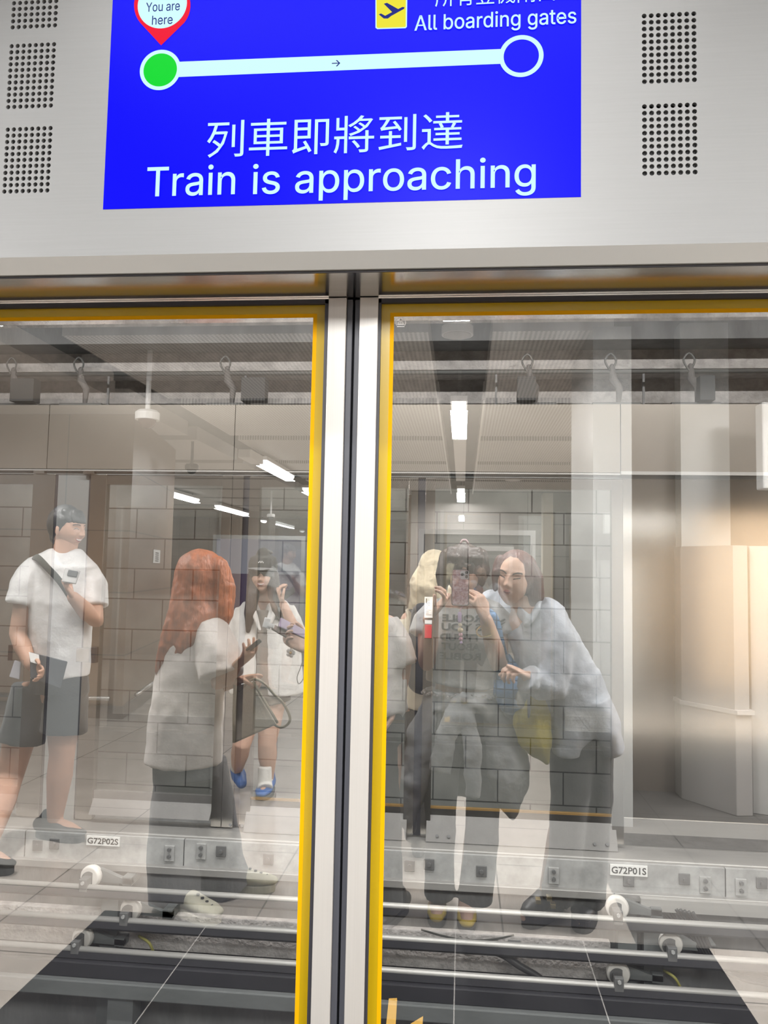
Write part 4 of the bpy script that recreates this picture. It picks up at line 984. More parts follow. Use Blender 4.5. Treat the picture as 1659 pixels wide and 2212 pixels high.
def person(name, label, foot, limbs, hands, skin, head=None, voxel=.008):
    """body: limbs fused to one surface, hands and head joined on; returns root, body object, head frame"""
    t = thing('person', label, 'person', foot)
    bm = bmesh.new()
    limbs = [(limbs[0][0], [(q[0]*.84, q[1]*.84) for q in limbs[0][1]])] + list(limbs[1:])
    for pts, rad in limbs: tube(bm, pts, rad, 14, 'round', ref=(1, 0, 0) if isinstance(rad[0], tuple) else None)
    me = remesh(bm, voxel, 4)
    out = bm_of(me); bpy.data.meshes.remove(me)
    for h in hands:
        hm = remesh(h, .0034, 2); 
        b2 = bm_of(hm); bpy.data.meshes.remove(hm)
        tmp = bpy.data.meshes.new('x'); b2.to_mesh(tmp); b2.free(); out.from_mesh(tmp); bpy.data.meshes.remove(tmp)
    for f in out.faces: f.material_index = 0
    hf = None
    if head:
        hf = head_into(out, head['c'], head['f'], head.get('u', (0, 0, 1)), head.get('s', 1.0), head.get('e', 'calm'), base=0)
    me = bpy.data.meshes.new('body'); out.to_mesh(me); out.free()
    o = obj('body', me, [skin, LIP, EYE, BROW, TEETH, MOUTH], t, smooth=True)
    return t, o, hf
def garment(name, tubes, m, t, voxel=.009, smooth=4, wr=.012, wsize=.07, label=None, extra=None, cap='flat'):
    bm = bmesh.new()
    for q in tubes:
        pts, rad = q[0], q[1]; ref = q[2] if len(q) > 2 else ((1, 0, 0) if isinstance(rad[0], tuple) else None)
        tube(bm, pts, rad, 20, cap, ref=ref)
    if extra: extra(bm)
    return obj(name, remesh(bm, voxel, smooth, wr, wsize), m, t, smooth=True, label=label)
def hair(t, hc, hf, s, m, locks=(), cap=(.083, .100, .112), shift=(0, -.016, .014), label=None, wr=.006, name='hair', extra=None):
    f, u, l = hf; bm = bmesh.new()
    res = bmesh.ops.create_uvsphere(bm, u_segments=32, v_segments=20, radius=1)
    for v in res['verts']:
        p = v.co.copy(); v.co = HP(hc, f, u, l, s, p.x*cap[0]+shift[0], p.y*cap[1]+shift[1], p.z*cap[2]+shift[2])
    for pts, rad in locks: tube(bm, pts, rad, 12, 'round', ref=l)
    if extra: extra(bm)
    return obj(name, remesh(bm, .006, 2, wr, .03), m, t, smooth=True, label=label)
def shoe(t, heel, toe, m, msole, h=.075, w=.040, label=None, sole_h=.022, name='shoe', tongue=True):
    """heel and toe on the floor (z of the sole)"""
    heel, toe = Vector(heel), Vector(toe); d = (toe-heel); L = d.length; d.normalize(); U = Vector((0, 0, 1)); sd = d.cross(U)
    P = lambda a, z: heel+d*a*L+U*z
    bm = bmesh.new()
    tube(bm, [P(.02, sole_h+h*.42), P(.18, sole_h+h*.45), P(.40, sole_h+h*.42), P(.62, sole_h+h*.30), P(.82, sole_h+h*.24), P(.97, sole_h+h*.20)],
         [(w*.66, h*.45), (w*.82, h*.50), (w*.88, h*.46), (w*1.02, h*.34), (w*1.02, h*.28), (w*.72, h*.20)], 18, 'round', ref=sd)
    if tongue: tube(bm, [P(.10, sole_h+h*.5), P(.24, sole_h+h*1.15)], [(w*.70, w*.75), (w*.72, w*.75)], 14, 'flat', ref=sd)
    o = obj(name, remesh(bm, .005, 3), m, t, smooth=True, label=label)
    bm = bmesh.new(); prof = []
    for k in range(28):
        a = 2*math.pi*k/28; ca, sa = math.cos(a), math.sin(a)
        ww = w*(1.04 if ca > 0 else .86)
        p = heel+d*(L*.5+L*.53*math.copysign(abs(ca)**.8, ca))+sd*ww*math.copysign(abs(sa)**.75, sa); prof.append((p.x, p.y))
    prism(bm, prof, 'z', heel.z, heel.z+sole_h+.004); obj('sole', bm, msole, o, bevel=.004)
    return o
def floorpt(px, py):
    d = (px-829.5)/FPX*CR - (py-1106)/FPX*CU + CF; q = -1.45/d.z; p = CAM+d*q
    return Vector((p.x, -p.y, 0))
def slab(name, corners, th, m, parent, bevel=.004, label=None):
    """a flat thing of real thickness given by four corners"""
    a, b, c_, d_ = [Vector(p) for p in corners]; n = (b-a).cross(d_-a).normalized()*th/2
    bm = bmesh.new(); A = [bm.verts.new(p+n) for p in (a, b, c_, d_)]; B = [bm.verts.new(p-n) for p in (a, b, c_, d_)]
    bm.faces.new(A); bm.faces.new(B[::-1])
    for k in range(4): bm.faces.new((A[k], B[k], B[(k+1) % 4], A[(k+1) % 4]))
    return obj(name, bm, m, parent, bevel=bevel, label=label)
def print_on(name, s, surf, p0, p1, h, xdir, m, t, bold=.03):
    """lettering laid on the front of a garment; p0 left start seen by a reader, width to p1"""
    me = text_mesh(s, bold); xs = [v.co.x for v in me.vertices]; rm = text_mesh('H', bold); ch = max(v.co.y for v in rm.vertices); bpy.data.meshes.remove(rm)
    bm = bm_of(me); bpy.data.meshes.remove(me)
    bmesh.ops.triangulate(bm, faces=bm.faces[:]); bmesh.ops.subdivide_edges(bm, edges=bm.edges[:], cuts=4, use_grid_fill=True)
    dg = bpy.context.evaluated_depsgraph_get(); b2 = bmesh.new(); b2.from_mesh(surf.data); b2.transform(Matrix.Translation(wloc(surf))); tree = BVHTree.FromBMesh(b2); b2.free()
    W_ = (Vector(p1)-Vector(p0)).length; x0, x1 = min(xs), max(xs)
    for v in bm.verts:
        q = Vector(p0)+Vector(xdir)*((v.co.x-x0)/(x1-x0)*W_)+Vector((0, 0, 1))*(v.co.y/ch*h)
        hit = tree.ray_cast(Vector((q.x, q.y+.5, q.z)), Vector((0, -1, 0)))
        v.co = (hit[0]+Vector((0, .004, 0))) if hit[0] is not None else q
    return obj(name, bm, m, t)

def fringe(HC, hf, xs_, z0, z1, z2, r=(.020, .014, .007)):
    """locks lying on the forehead from z0 down to z2"""
    f, u, l = hf; out = []
    hy = lambda x, z: .094*math.sqrt(max(.02, 1-(z/.112)**2-(x/.078)**2))
    for x in xs_: out.append(([HP(HC, f, u, l, 1, x*(.9+.05*k), hy(x*(.9+.05*k), z)-.002+.003*k, z) for k, z in enumerate((z0, z1, z2))], list(r)))
    return out

SK1 = skin_mat('skin_light', (.62, .40, .30)); SK2 = skin_mat('skin_tan', (.50, .29, .20)); SK3 = skin_mat('skin_warm', (.56, .35, .26))
Zv = Vector((0, 0, 1))
def leg(hip, knee, ankle, r=(.085, .058, .050, .036)):
    mid = lerp(Vector(knee), Vector(ankle), .35)
    return ([hip, lerp(Vector(hip), Vector(knee), .5), knee, mid, ankle], [r[0], r[0]*.9, r[1], r[2]*1.08, r[3]])
def foot_limb(ankle, toe): return ([ankle, lerp(Vector(ankle), Vector(toe), .5), toe], [.036, .038, .028])
def arm(sh, el, wr, r=(.048, .040, .027)):
    return ([sh, lerp(Vector(sh), Vector(el), .5), el, lerp(Vector(el), Vector(wr), .35), wr], [r[0], r[0]*.92, r[1]*.95, r[1], r[2]])

# ---------------------------------------------------------------- the photographer
d0 = 3.50
HC = V(1002, 1236, 3.43); PH = 3.213
wl, wr_ = V(934, 1326, 3.27), V(1050, 1338, 3.27)
handL = hand_bm(wl, V(968, 1288, 3.235)-wl, Vector((-.75, .1, .45)), thumb=-1, curl=(.75, .8, .85, .9), tcurl=.7)
handR = hand_bm(wr_, V(1032, 1286, 3.222)-wr_, V(1000, 1285, 3.25)-V(1040, 1290, 3.20), thumb=1, curl=(.95, .85, .75, .8), tcurl=.5, spread=.06, bend=(.9, .35, .2))
fl, fr = floorpt(945, 1972), floorpt(1008, 1984)
ROOT = (fl+fr)/2
limbs = [([V(998, 1520, d0), V(997, 1460, d0), V(999, 1390, d0), V(1000, 1330, d0-.01)], [(.15, .10), (.125, .09), (.145, .10), (.16, .085)]),
 ([V(1000, 1325, d0), V(1001, 1290, d0-.05), V(1002, 1262, d0-.08)], [.062, .052, .05]),
 arm(V(926, 1338, d0), V(922, 1432, 3.42), wl), arm(V(1074, 1340, d0), V(1078, 1438, 3.42), wr_),
 leg(V(960, 1550, d0), V(951, 1720, d0), fl+Zv*.09+Vector((0, -.04, 0))), leg(V(1036, 1550, d0), V(1044, 1720, d0), fr+Zv*.09+Vector((0, -.04, 0))),
 foot_limb(fl+Zv*.07+Vector((0, -.05, 0)), fl+Zv*.04+Vector((0, .12, 0))), foot_limb(fr+Zv*.07+Vector((0, -.05, 0)), fr+Zv*.04+Vector((0, .12, 0)))]
pA, bA, hfA = person('person', 'person holding up a flowery phone, grey slogan tee and shirt tied round the waist', ROOT, limbs, [handL, handR], SK1,
    dict(c=HC, f=(0.02, 1, -.06), s=.98, e='calm'))
HB = hair_mat('hair_dark_brown', (.055, .032, .024))
def hl(px, py, d): return V(px, py, d)
f_, u_, l_ = hfA
fr_ = [([HP(HC, f_, u_, l_, 1, x, .070, .095), HP(HC, f_, u_, l_, 1, x*1.15, .100, .062), HP(HC, f_, u_, l_, 1, x*1.2, .104, .036+.012*math.sin(x*90))], [.016, .014, .006]) for x in (-.06, -.04, -.02, 0, .02, .04, .06)]
hair(pA, HC, hfA, 1.0, HB, locks=fr_+[([hl(964, 1200, 3.42), hl(956, 1240, 3.40), hl(957, 1275, 3.40)], [.03, .03, .020]), ([hl(1040, 1200, 3.42), hl(1046, 1235, 3.41), hl(1040, 1262, 3.41)], [.03, .026, .014]),
   ([hl(1046, 1240, 3.46), hl(1060, 1245, 3.46)], [.012, .004]), ([hl(950, 1230, 3.45), hl(944, 1258, 3.45)], [.012, .004])], cap=(.086, .102, .108), shift=(0, -.012, .018))
obj('hair_clip', tb([HP(HC, f_, u_, l_, 1, -.014, .012, .126), HP(HC, f_, u_, l_, 1, -.006, .014, .136), HP(HC, f_, u_, l_, 1, .006, .014, .136), HP(HC, f_, u_, l_, 1, .014, .012, .126)], [.005, .0055, .0055, .005], 10, 'round'), mat('clip_pink', (.6, .4, .42), .4), pA, label='small pale hair clip')
bm = bmesh.new(); ce = V(1034, 1276, 3.40); ball(bm, ce, (.020, .012, .022), 16, 10); tube(bm, [ce+Zv*.02, ce+Zv*.04], .003, 6); obj('earring', bm, mat('earring_brown', (.16, .06, .05), .5), pA, smooth=True, label='round dark earring')
TEE = cloth('tee_grey', (.50, .50, .49))
shirt = garment('t_shirt', [
  ([V(1000, 1310, d0), V(1000, 1328, d0), V(999, 1380, d0-.01), V(997, 1430, d0-.01), V(995, 1462, d0), V(993, 1479, d0)], [(.085, .075), (.165, .10), (.160, .125), (.150, .118), (.148, .115), (.150, .116)]),
  ([V(940, 1325, d0), V(922, 1342, d0-.01), V(914, 1374, d0-.03)], [.060, .062, .066]),
  ([V(1060, 1325, d0), V(1076, 1342, d0-.01), V(1084, 1374, d0-.03)], [.060, .062, .066]),
  ([V(932, 1332, d0), V(966, 1318, d0), V(1034, 1318, d0), V(1068, 1332, d0)], [.066, .064, .064, .066])], TEE, pA, wr=.008, voxel=.008)
INK2 = cloth('print_charcoal', (.045, .045, .045))
for s_, x0, x1, yb, h in (('ROBLE', 955, 1041, 1344, .028), ('S YOU', 953, 1041, 1363, .028), ('TTITUD', 950, 1038, 1385, .028), ('ABOUT', 953, 1038, 1405, .028), ('ROBLE', 949, 1039, 1426, .028)):
    print_on('lettering', s_, shirt, V(x1, yb, 3.38), V(x0, yb, 3.38), h, (-1, 0, 0), INK2, pA, .035)
for k in range(3):
    a, b = V(1066+1*k, 1349+6*k, 3.41), V(1090, 1338+7*k, 3.43)
    obj('sleeve_stripe', tb([a, lerp(a, b, .5)+Vector((0, .006, 0)), b], .0035, 6, 'round'), INK2, pA, label='dark sleeve stripe')
bm = bmesh.new()
for k in range(30):
    a = math.pi*(.05+.9*k/29); c = V(997, 1496, d0)+Vector((.168*math.cos(a), .130*math.sin(a), .006*math.sin(k*1.7)-.004*math.cos(a)))
    ball(bm, c, .0075, 8, 6)
obj('chain_belt', bm, mat('chain_silver', (.75, .75, .75), .25, 1.0), pA, smooth=True, label='silver chain belt')
TRO = cloth('trousers_grey', (.10, .105, .11))
garment('trousers', [([V(997, 1498, d0), V(997, 1540, d0), V(997, 1590, d0)], [(.150, .105), (.165, .12), (.150, .115)]),
  ([V(958, 1560, d0), V(952, 1680, d0), V(950, 1820, d0+.02), V(948, 1934, d0+.04)], [(.092, .10), (.076, .095), (.064, .085), (.064, .085)]),
  ([V(1036, 1560, d0), V(1047, 1680, d0), V(1040, 1820, d0+.02), V(1026, 1944, d0+.04)], [(.092, .10), (.076, .095), (.070, .09), (.074, .09)])], TRO, pA, wr=.012, wsize=.1)
TIE = cloth('tied_shirt', (.36, .37, .38))
garment('tied_shirt', [
  ([V(996, 1490, d0), V(996, 1530, d0)], [(.158, .118), (.175, .135)]),
  ([V(948, 1500, d0), V(920, 1590, d0), V(893, 1680, d0), V(872, 1750, d0+.02), V(890, 1800, d0+.03)], [(.05, .08), (.085, .11), (.082, .12), (.062, .11), (.015, .04)]),
  ([V(1046, 1500, d0), V(1074, 1580, d0), V(1088, 1660, d0), V(1098, 1715, d0), V(1108, 1768, d0)], [(.05, .09), (.095, .12), (.115, .13), (.080, .10), (.008, .03)]),
  ([V(1000, 1500, d0+.10), V(1000, 1600, d0+.13), V(1000, 1720, d0+.14)], [(.14, .03), (.20, .03), (.22, .02)]),
  ([V(998, 1506, 3.375), V(978, 1545, 3.345), V(962, 1600, 3.345), V(950, 1668, 3.36)], [(.030, .022), (.040, .022), (.044, .022), (.052, .02)]),
  ([V(1000, 1506, 3.375), V(1014, 1560, 3.35), V(1022, 1640, 3.35), V(1020, 1722, 3.36)], [(.026, .02), (.034, .022), (.040, .022), (.030, .02)]),
  ([V(994, 1505, 3.372), V(1010, 1513, 3.36)], [.030, .026]),
  ([V(1004, 1510, 3.375), V(1040, 1520, 3.375), V(1062, 1545, 3.42)], [(.015, .03), (.020, .04), (.03, .05)])], TIE, pA, wr=.020, wsize=.06, voxel=.008)
YS = mat('yellow_suede', (.55, .40, .05), .8, var=.1, scale=40); SOLE = mat('sole_dark', (.05, .05, .05), .7)
for q in (fl, fr): shoe(pA, q+Vector((0, -.12, 0)), q+Vector((0, .15, 0)), YS, SOLE, label='mustard yellow shoe')
bm = bmesh.new(); c = V(1049, 1362, 3.31); a_ = (V(1078, 1438, 3.42)-wr_).normalized(); fa, fb = frame_of(a_)
obj('bangle', tb([c+fa*.037*math.cos(k*math.pi/14)+fb*.037*math.sin(k*math.pi/14) for k in range(29)], .0035, 8), mat('gold', (.80, .58, .25), .25, 1.0), pA, smooth=True, label='thin gold bangle'); bm.free()
# phone in the photographer's hands
tp = thing('phone', 'flowery pink phone held up by the photographer', 'phone', V(994, 1309, PH+.006))
k0, k1 = V(976, 1229, PH), V(1013, 1309, PH-.002)
def rounded(x0, x1, z0, z1, r, n=6):
    out = []
    for cx, cz, a0 in ((x1-r, z1-r, 0), (x0+r, z1-r, 90), (x0+r, z0+r, 180), (x1-r, z0+r, 270)):
        for k in range(n+1): a = R(a0+90*k/n); out.append((cx+r*math.cos(a), cz+r*math.sin(a)))
    return out
yb = k0.y
bm = bmesh.new(); prism(bm, rounded(k0.x, k1.x, k1.z, k0.z, .010), 'y', yb-.0125, yb-.0005); obj('case', bm, mat('case_black', (.02, .02, .022), .35), tp)
FLO = mat('flower_print', (.66, .52, .55), .35, var=.6, scale=95, col2=(.30, .10, .10))
bm = bmesh.new(); prism(bm, rounded(k0.x+.003, k1.x-.003, k1.z+.003, k0.z-.003, .008), 'y', yb-.001, yb+.0004); obj('back_cover', bm, FLO, tp, label='pink flower printed back')
cx, cz = V(1003, 1242, PH).x, V(1003, 1242, PH).z
bm = bmesh.new(); prism(bm, rounded(cx-.016, cx+.018, cz-.017, cz+.017, .007), 'y', yb, yb+.0012); ci = obj('camera_bump', bm, mat('bump_silver', (.55, .54, .55), .35), tp, label='silver camera square')
for dx, dz in ((-.008, .002), (.009, .010), (.009, -.007)):
    obj('lens', tb([(cx+dx, yb+.001, cz+dz), (cx+dx, yb+.0026, cz+dz)], .0062, 18), M['black'], ci)
bm = bmesh.new(); prism(bm, rounded(k0.x+.003, k1.x-.003, k1.z+.003, k0.z-.003, .008), 'y', yb-.0132, yb-.0124); obj('display', bm, M['black'], tp)
t = thing('phone_charm', 'lilac and pink bead charm hanging from the flowery phone', 'charm', V(997, 1392, PH))
obj('cord', tb(spline([V(1000, 1309, PH+.006), V(994, 1318, PH+.004), V(994, 1330, PH+.004), V(996, 1392, PH+.004)], 5), .0022, 6), mat('cord_pink', (.6, .35, .42), .5), t)
BP, BL, BY = mat('bead_pink', (.70, .42, .48), .3), mat('bead_lilac', (.52, .38, .62), .3), mat('bead_cream', (.72, .60, .40), .3)
obj('bead', tb([V(993, 1326, PH+.004), V(993, 1341, PH+.004)], [.0085, .0075], 12, 'round'), BL, t, smooth=True)
for k, (py, r_, m_) in enumerate(((1350, .008, BY), (1361, .011, BY), (1371, .008, BP), (1380, .008, BP), (1388, .006, BL))):
    bm = bmesh.new(); ball(bm, V(994+k*.5, py, PH+.004), r_, 12, 8); obj('bead', bm, m_, t, smooth=True)
# blue quilted bag
t = thing('crossbody_bag', 'blue quilted crossbody bag at the hip of the photographer', 'bag', V(1108, 1535, 3.42))
BQ = grid_mat('blue_quilting', (.10, .24, .46), (.03, .09, .2), (.035, .035), .003, .35, var=.3, axes='xz', bump=.9, mortar_smooth=1.0)
bm = bmesh.new(); tube(bm, [V(1088, 1425, 3.45), V(1096, 1455, 3.43), V(1106, 1490, 3.41), V(1112, 1512, 3.41)], [(.035, .03), (.062, .04), (.080, .05), (.076, .05)], 18, 'round', ref=(1, 0, 0))
obj('bag_body', remesh(bm, .007, 4, .02, .05), BQ, t, smooth=True)
bm = bmesh.new(); tube(bm, [V(1113, 1502, 3.412), V(1117, 1518, 3.412), V(1108, 1533, 3.42)], [(.079, .053), (.075, .05), (.050, .035)], 18, 'round', ref=(1, 0, 0)); obj('base', remesh(bm, .007, 3), cloth('bag_grey', (.13, .14, .15)), t, smooth=True, label='grey bag base')
obj('strap', tb(spline([V(1046, 1312, 3.52), V(1058, 1322, 3.385), V(1070, 1345, 3.365), V(1080, 1390, 3.37), V(1090, 1430, 3.42)], 6), [(.020, .005)]*25, 10, ref=(1, 0, 0)), BQ, t, smooth=True)

# ---------------------------------------------------------------- the woman in the grey blue shirt
HC = V(1110, 1251, 3.42)
fl, fr = floorpt(1165, 1985), floorpt(1262, 1990)
we, wl = V(1140, 1462, 3.30), V(1045, 1330, 3.66)
hR = hand_bm(we, V(1122, 1452, 3.27)-we, Vector((0, -.3, -1)), thumb=1, curl=(.9, .95, 1.0, 1.0), tcurl=.6)
limbs = [([V(1258, 1585, 3.52), V(1228, 1500, 3.5), V(1188, 1410, 3.48), V(1152, 1340, 3.46)], [(.15, .11), (.13, .10), (.14, .10), (.14, .085)]),
 ([V(1150, 1338, 3.47), V(1130, 1310, 3.45), V(1118, 1285, 3.44)], [.06, .05, .05]),
 arm(V(1195, 1345, 3.42), V(1188, 1482, 3.34), we), arm(V(1112, 1345, 3.55), V(1064, 1290, 3.60), wl),
 leg(V(1238, 1610, 3.5), V(1226, 1750, 3.46), fl+Zv*.10+Vector((.04, -.03, 0)), (.09, .06, .054, .04)), leg(V(1268, 1610, 3.55), V(1274, 1750, 3.53), fr+Zv*.10+Vector((.02, -.03, 0)), (.09, .06, .054, .04)),
 foot_limb(fl+Zv*.07+Vector((.04, -.05, 0)), fl+Zv*.04+Vector((-.06, .08, 0))), foot_limb(fr+Zv*.07+Vector((.02, -.05, 0)), fr+Zv*.04+Vector((-.03, .10, 0)))]
pB, bB, hfB = person('person', 'person in a grey blue shirt leaning in and pouting beside the photographer', (fl+fr)/2, limbs, [hR], SK1, dict(c=HC, f=(-.30, .95, -.04), u=(.16, 0, 1), s=1.0, e='pout'))
HBR = hair_mat('hair_auburn', (.12, .050, .042))
hair(pB, HC, hfB, 1.0, HBR, locks=[([V(1082, 1212, 3.41), V(1072, 1240, 3.38), V(1070, 1272, 3.38)], [.028, .022, .012]), ([V(1138, 1215, 3.42), V(1154, 1250, 3.42), V(1156, 1290, 3.43), V(1150, 1312, 3.43)], [.036, .040, .040, .026]),
    ([V(1118, 1230, 3.52), V(1135, 1280, 3.52), V(1135, 1308, 3.50)], [.07, .075, .05])], cap=(.088, .100, .110), shift=(0, -.020, .016))
GSH = cloth('shirt_grey_blue', (.44, .47, .52), .8)
garment('shirt', [
  ([V(1150, 1326, 3.47), V(1158, 1345, 3.47), V(1185, 1410, 3.48), V(1218, 1480, 3.49), V(1240, 1535, 3.5)], [(.085, .07), (.135, .11), (.148, .13), (.158, .135), (.160, .14)]),
  ([V(1232, 1520, 3.46), V(1228, 1580, 3.44), V(1224, 1632, 3.44)], [(.072, .09), (.070, .085), (.062, .075)]),
  ([V(1278, 1515, 3.50), V(1304, 1570, 3.49), V(1324, 1624, 3.49)], [(.080, .14), (.070, .14), (.046, .12)]),
  ([V(1188, 1335, 3.44), V(1206, 1390, 3.38), V(1198, 1450, 3.35), V(1192, 1484, 3.34), V(1172, 1482, 3.32), V(1146, 1468, 3.30)], [.075, .072, .066, .064, .060, .054]),
  ([V(1120, 1345, 3.53), V(1092, 1330, 3.57), V(1064, 1296, 3.60), V(1052, 1300, 3.64)], [.062, .062, .056, .050]),
  ([V(1122, 1346, 3.52), V(1150, 1326, 3.48), V(1178, 1326, 3.45), V(1194, 1340, 3.43)], [.068, .072, .074, .076]),
  ([V(1214, 1470, 3.49), V(1245, 1560, 3.51), V(1256, 1580, 3.52)], [(.165, .14), (.165, .14), (.150, .13)])], GSH, pB, wr=.016, wsize=.06)
garment('collar', [([V(1120, 1322, 3.42), V(1135, 1334, 3.38), V(1136, 1352, 3.36)], [(.012, .03), (.016, .03), (.010, .02)]), ([V(1168, 1300, 3.44), V(1160, 1320, 3.40), V(1142, 1345, 3.36)], [(.012, .03), (.016, .035), (.010, .02)])], GSH, pB, wr=0, voxel=.006)
garment('cuff', [([V(1152, 1474, 3.305), V(1138, 1464, 3.285)], [.056, .058])], GSH, pB, wr=.012, wsize=.03, voxel=.006)
BTR = cloth('trousers_charcoal', (.030, .031, .036))
garment('trousers', [([V(1258, 1560, 3.52), V(1262, 1620, 3.52)], [(.125, .11), (.13, .11)]),
  ([V(1236, 1600, 3.5), V(1232, 1720, 3.47), V(1222, 1850, 3.50), V(1205, 1935, 3.55)], [(.098, .11), (.082, .10), (.070, .095), (.072, .09)]),
  ([V(1276, 1600, 3.55), V(1280, 1720, 3.53), V(1276, 1850, 3.55), V(1270, 1945, 3.58)], [(.098, .11), (.082, .10), (.072, .095), (.074, .09)])], BTR, pB, wr=.010, wsize=.1)
BS = mat('shoe_black', (.015, .015, .02), .4)
s1 = shoe(pB, fl+Vector((.10, -.13, 0)), fl+Vector((-.06, .10, 0)), BS, M['black'], h=.095, w=.05, sole_h=.045, label='chunky black shoe')
s2 = shoe(pB, fr+Vector((.04, -.14, 0)), fr+Vector((-.03, .12, 0)), BS, M['black'], h=.095, w=.05, sole_h=.045, label='chunky black shoe')
GB = mat('buckle_gold', (.75, .62, .35), .3, 1.0)
for px, py, d in ((1187, 1942, 3.43), (1163, 1948, 3.42), (1195, 1958, 3.42)):
    c = V(px, py, d); bm = bmesh.new(); box(bm, c.x-.010, c.x+.010, c.y-.03, c.y+.004, c.z-.009, c.z+.009); obj('buckle', bm, GB, s1, bevel=.002, label='gold buckle')
t = thing('tote_bag', 'folded yellow tote bag hanging between the two women in front', 'bag', V(1170, 1650, 3.40))
YB_ = cloth('tote_yellow', (.46, .38, .03), .6)
bm = bmesh.new(); tube(bm, [V(1146, 1475, 3.42), V(1146, 1510, 3.41), V(1150, 1565, 3.40), V(1158, 1600, 3.40), V(1172, 1625, 3.40), V(1184, 1652, 3.41)], [(.070, .03), (.076, .045), (.080, .05), (.072, .05), (.045, .035), (.006, .01)], 18, 'flat', ref=(1, 0, 0))
tube(bm, [V(1116, 1500, 3.40), V(1116, 1560, 3.39), V(1120, 1606, 3.39)], [(.012, .03), (.016, .035), (.004, .01)], 12, 'flat', ref=(1, 0, 0))
obj('bag_body', remesh(bm, .007, 3, .02, .07), YB_, t, smooth=True)
obj('strap', tb([V(1143, 1470, 3.385), V(1142, 1500, 3.36), V(1143, 1560, 3.355)], [(.006, .003)]*3, 8, ref=(1, 0, 0)), M['bracket'], t, label='dark strap')

# ---------------------------------------------------------------- the redhead
HC = V(436, 1250, 3.46); d0 = 3.46
fl, fr = floorpt(392, 1972), floorpt(496, 1922)
we = V(508, 1440, 3.30); wl = V(512, 1470, 3.42)
hR = hand_bm(we, V(540, 1412, 3.26)-we, Vector((0, 0, 1)), thumb=1, curl=(.35, .4, .45, .5), tcurl=.3, spread=.02)
hL = hand_bm(wl, V(532, 1466, 3.42)-wl, Vector((0, .3, -1)), thumb=1, curl=(1.1, 1.1, 1.2, 1.2), tcurl=.7)
limbs = [([V(402, 1640, d0), V(405, 1540, d0), V(420, 1440, d0), V(434, 1350, d0)], [(.13, .12), (.12, .11), (.135, .115), (.13, .09)]),
 ([V(434, 1350, d0), V(438, 1310, d0), V(440, 1285, d0)], [.06, .05, .05]),
 arm(V(462, 1372, 3.40), V(476, 1480, 3.34), we), arm(V(430, 1372, 3.56), V(460, 1480, 3.52), wl),
 leg(V(385, 1660, d0), V(370, 1790, d0), fl+Zv*.10), leg(V(440, 1660, d0+.05), V(465, 1790, d0+.1), fr+Zv*.10),
 foot_limb(fl+Zv*.06, fl+Zv*.035+Vector((.14, .06, 0))), foot_limb(fr+Zv*.06, fr+Zv*.035+Vector((.15, -.01, 0)))]
pC, bC, hfC = person('person', 'person with long copper red hair seen from behind, oversized cream tee', (fl+fr)/2, limbs, [hR, hL], SK2, dict(c=HC, f=(.88, -.42, -.12), s=1.0, e='calm'))
RED_H = hair_mat('hair_copper', (.40, .105, .030))
hair(pC, HC, hfC, 1.0, RED_H, locks=[
  ([V(432, 1235, 3.47), V(424, 1290, 3.45), V(408, 1340, 3.43), V(388, 1390, 3.41), V(365, 1430, 3.40), V(345, 1456, 3.40)], [(.095, .11), (.10, .11), (.09, .095), (.07, .075), (.045, .05), (.012, .02)]),
  ([V(470, 1225, 3.44), V(484, 1270, 3.44), V(482, 1330, 3.42), V(474, 1370, 3.42)], [.05, .052, .045, .015]),
  ([V(400, 1260, 3.42), V(388, 1320, 3.40), V(368, 1380, 3.38), V(350, 1430, 3.38), V(338, 1450, 3.38)], [.05, .05, .045, .03, .008]),
  ([V(440, 1330, 3.40), V(418, 1372, 3.37), V(388, 1412, 3.375), V(354, 1448, 3.39)], [.06, .055, .042, .010])],
  cap=(.100, .112, .118), shift=(0, -.006, .012), wr=.012)
CTE = cloth('tee_cream', (.66, .61, .57), .85)
garment('t_shirt', [
  ([V(434, 1330, d0), V(432, 1352, d0), V(418, 1420, d0), V(406, 1510, d0), V(400, 1600, d0), V(397, 1648, d0)], [(.085, .07), (.13, .11), (.150, .14), (.158, .15), (.165, .155), (.168, .158)]),
  ([V(452, 1356, 3.41), V(470, 1410, 3.35), V(479, 1462, 3.32)], [.080, .090, .096]),
  ([V(425, 1358, 3.54), V(440, 1410, 3.58), V(452, 1455, 3.58)], [.075, .085, .09]),
  ([V(426, 1356, 3.54), V(440, 1342, 3.48), V(455, 1360, 3.41)], [.082, .080, .084])], CTE, pC, wr=.022, wsize=.11)
CTR = cloth('trousers_denim_grey', (.085, .085, .09))
garment('trousers', [([V(402, 1620, d0), V(405, 1680, d0)], [(.145, .13), (.15, .13)]),
  ([V(388, 1650, d0), V(375, 1760, d0), V(372, 1860, d0), V(378, 1945, d0-.02)], [(.10, .11), (.10, .11), (.105, .12), (.110, .13)]),
  ([V(440, 1650, d0+.04), V(462, 1760, d0+.10), V(474, 1860, d0+.18), V(488, 1918, d0+.2)], [(.10, .11), (.10, .11), (.105, .12), (.115, .13)])], CTR, pC, wr=.016, wsize=.12)
CLG = mat('clog_cream', (.58, .56, .44), .6, var=.15, scale=30)
for q, dv in ((fl, Vector((.9, .42, 0))), (fr, Vector((.97, -.1, 0)))):
    dv.normalize(); sh = shoe(pC, q-dv*.06, q+dv*.20, CLG, mat('clog_sole', (.50, .48, .38), .7), h=.085, w=.052, sole_h=.03, label='cream clog', tongue=False)
    for k in range(4):
        a_ = q+dv*(.09+.025*k)+Vector((0, 0, .092-.009*k)); obj('vent_hole', tb([a_, a_+Zv*.006], .007, 10), M['black'], sh)
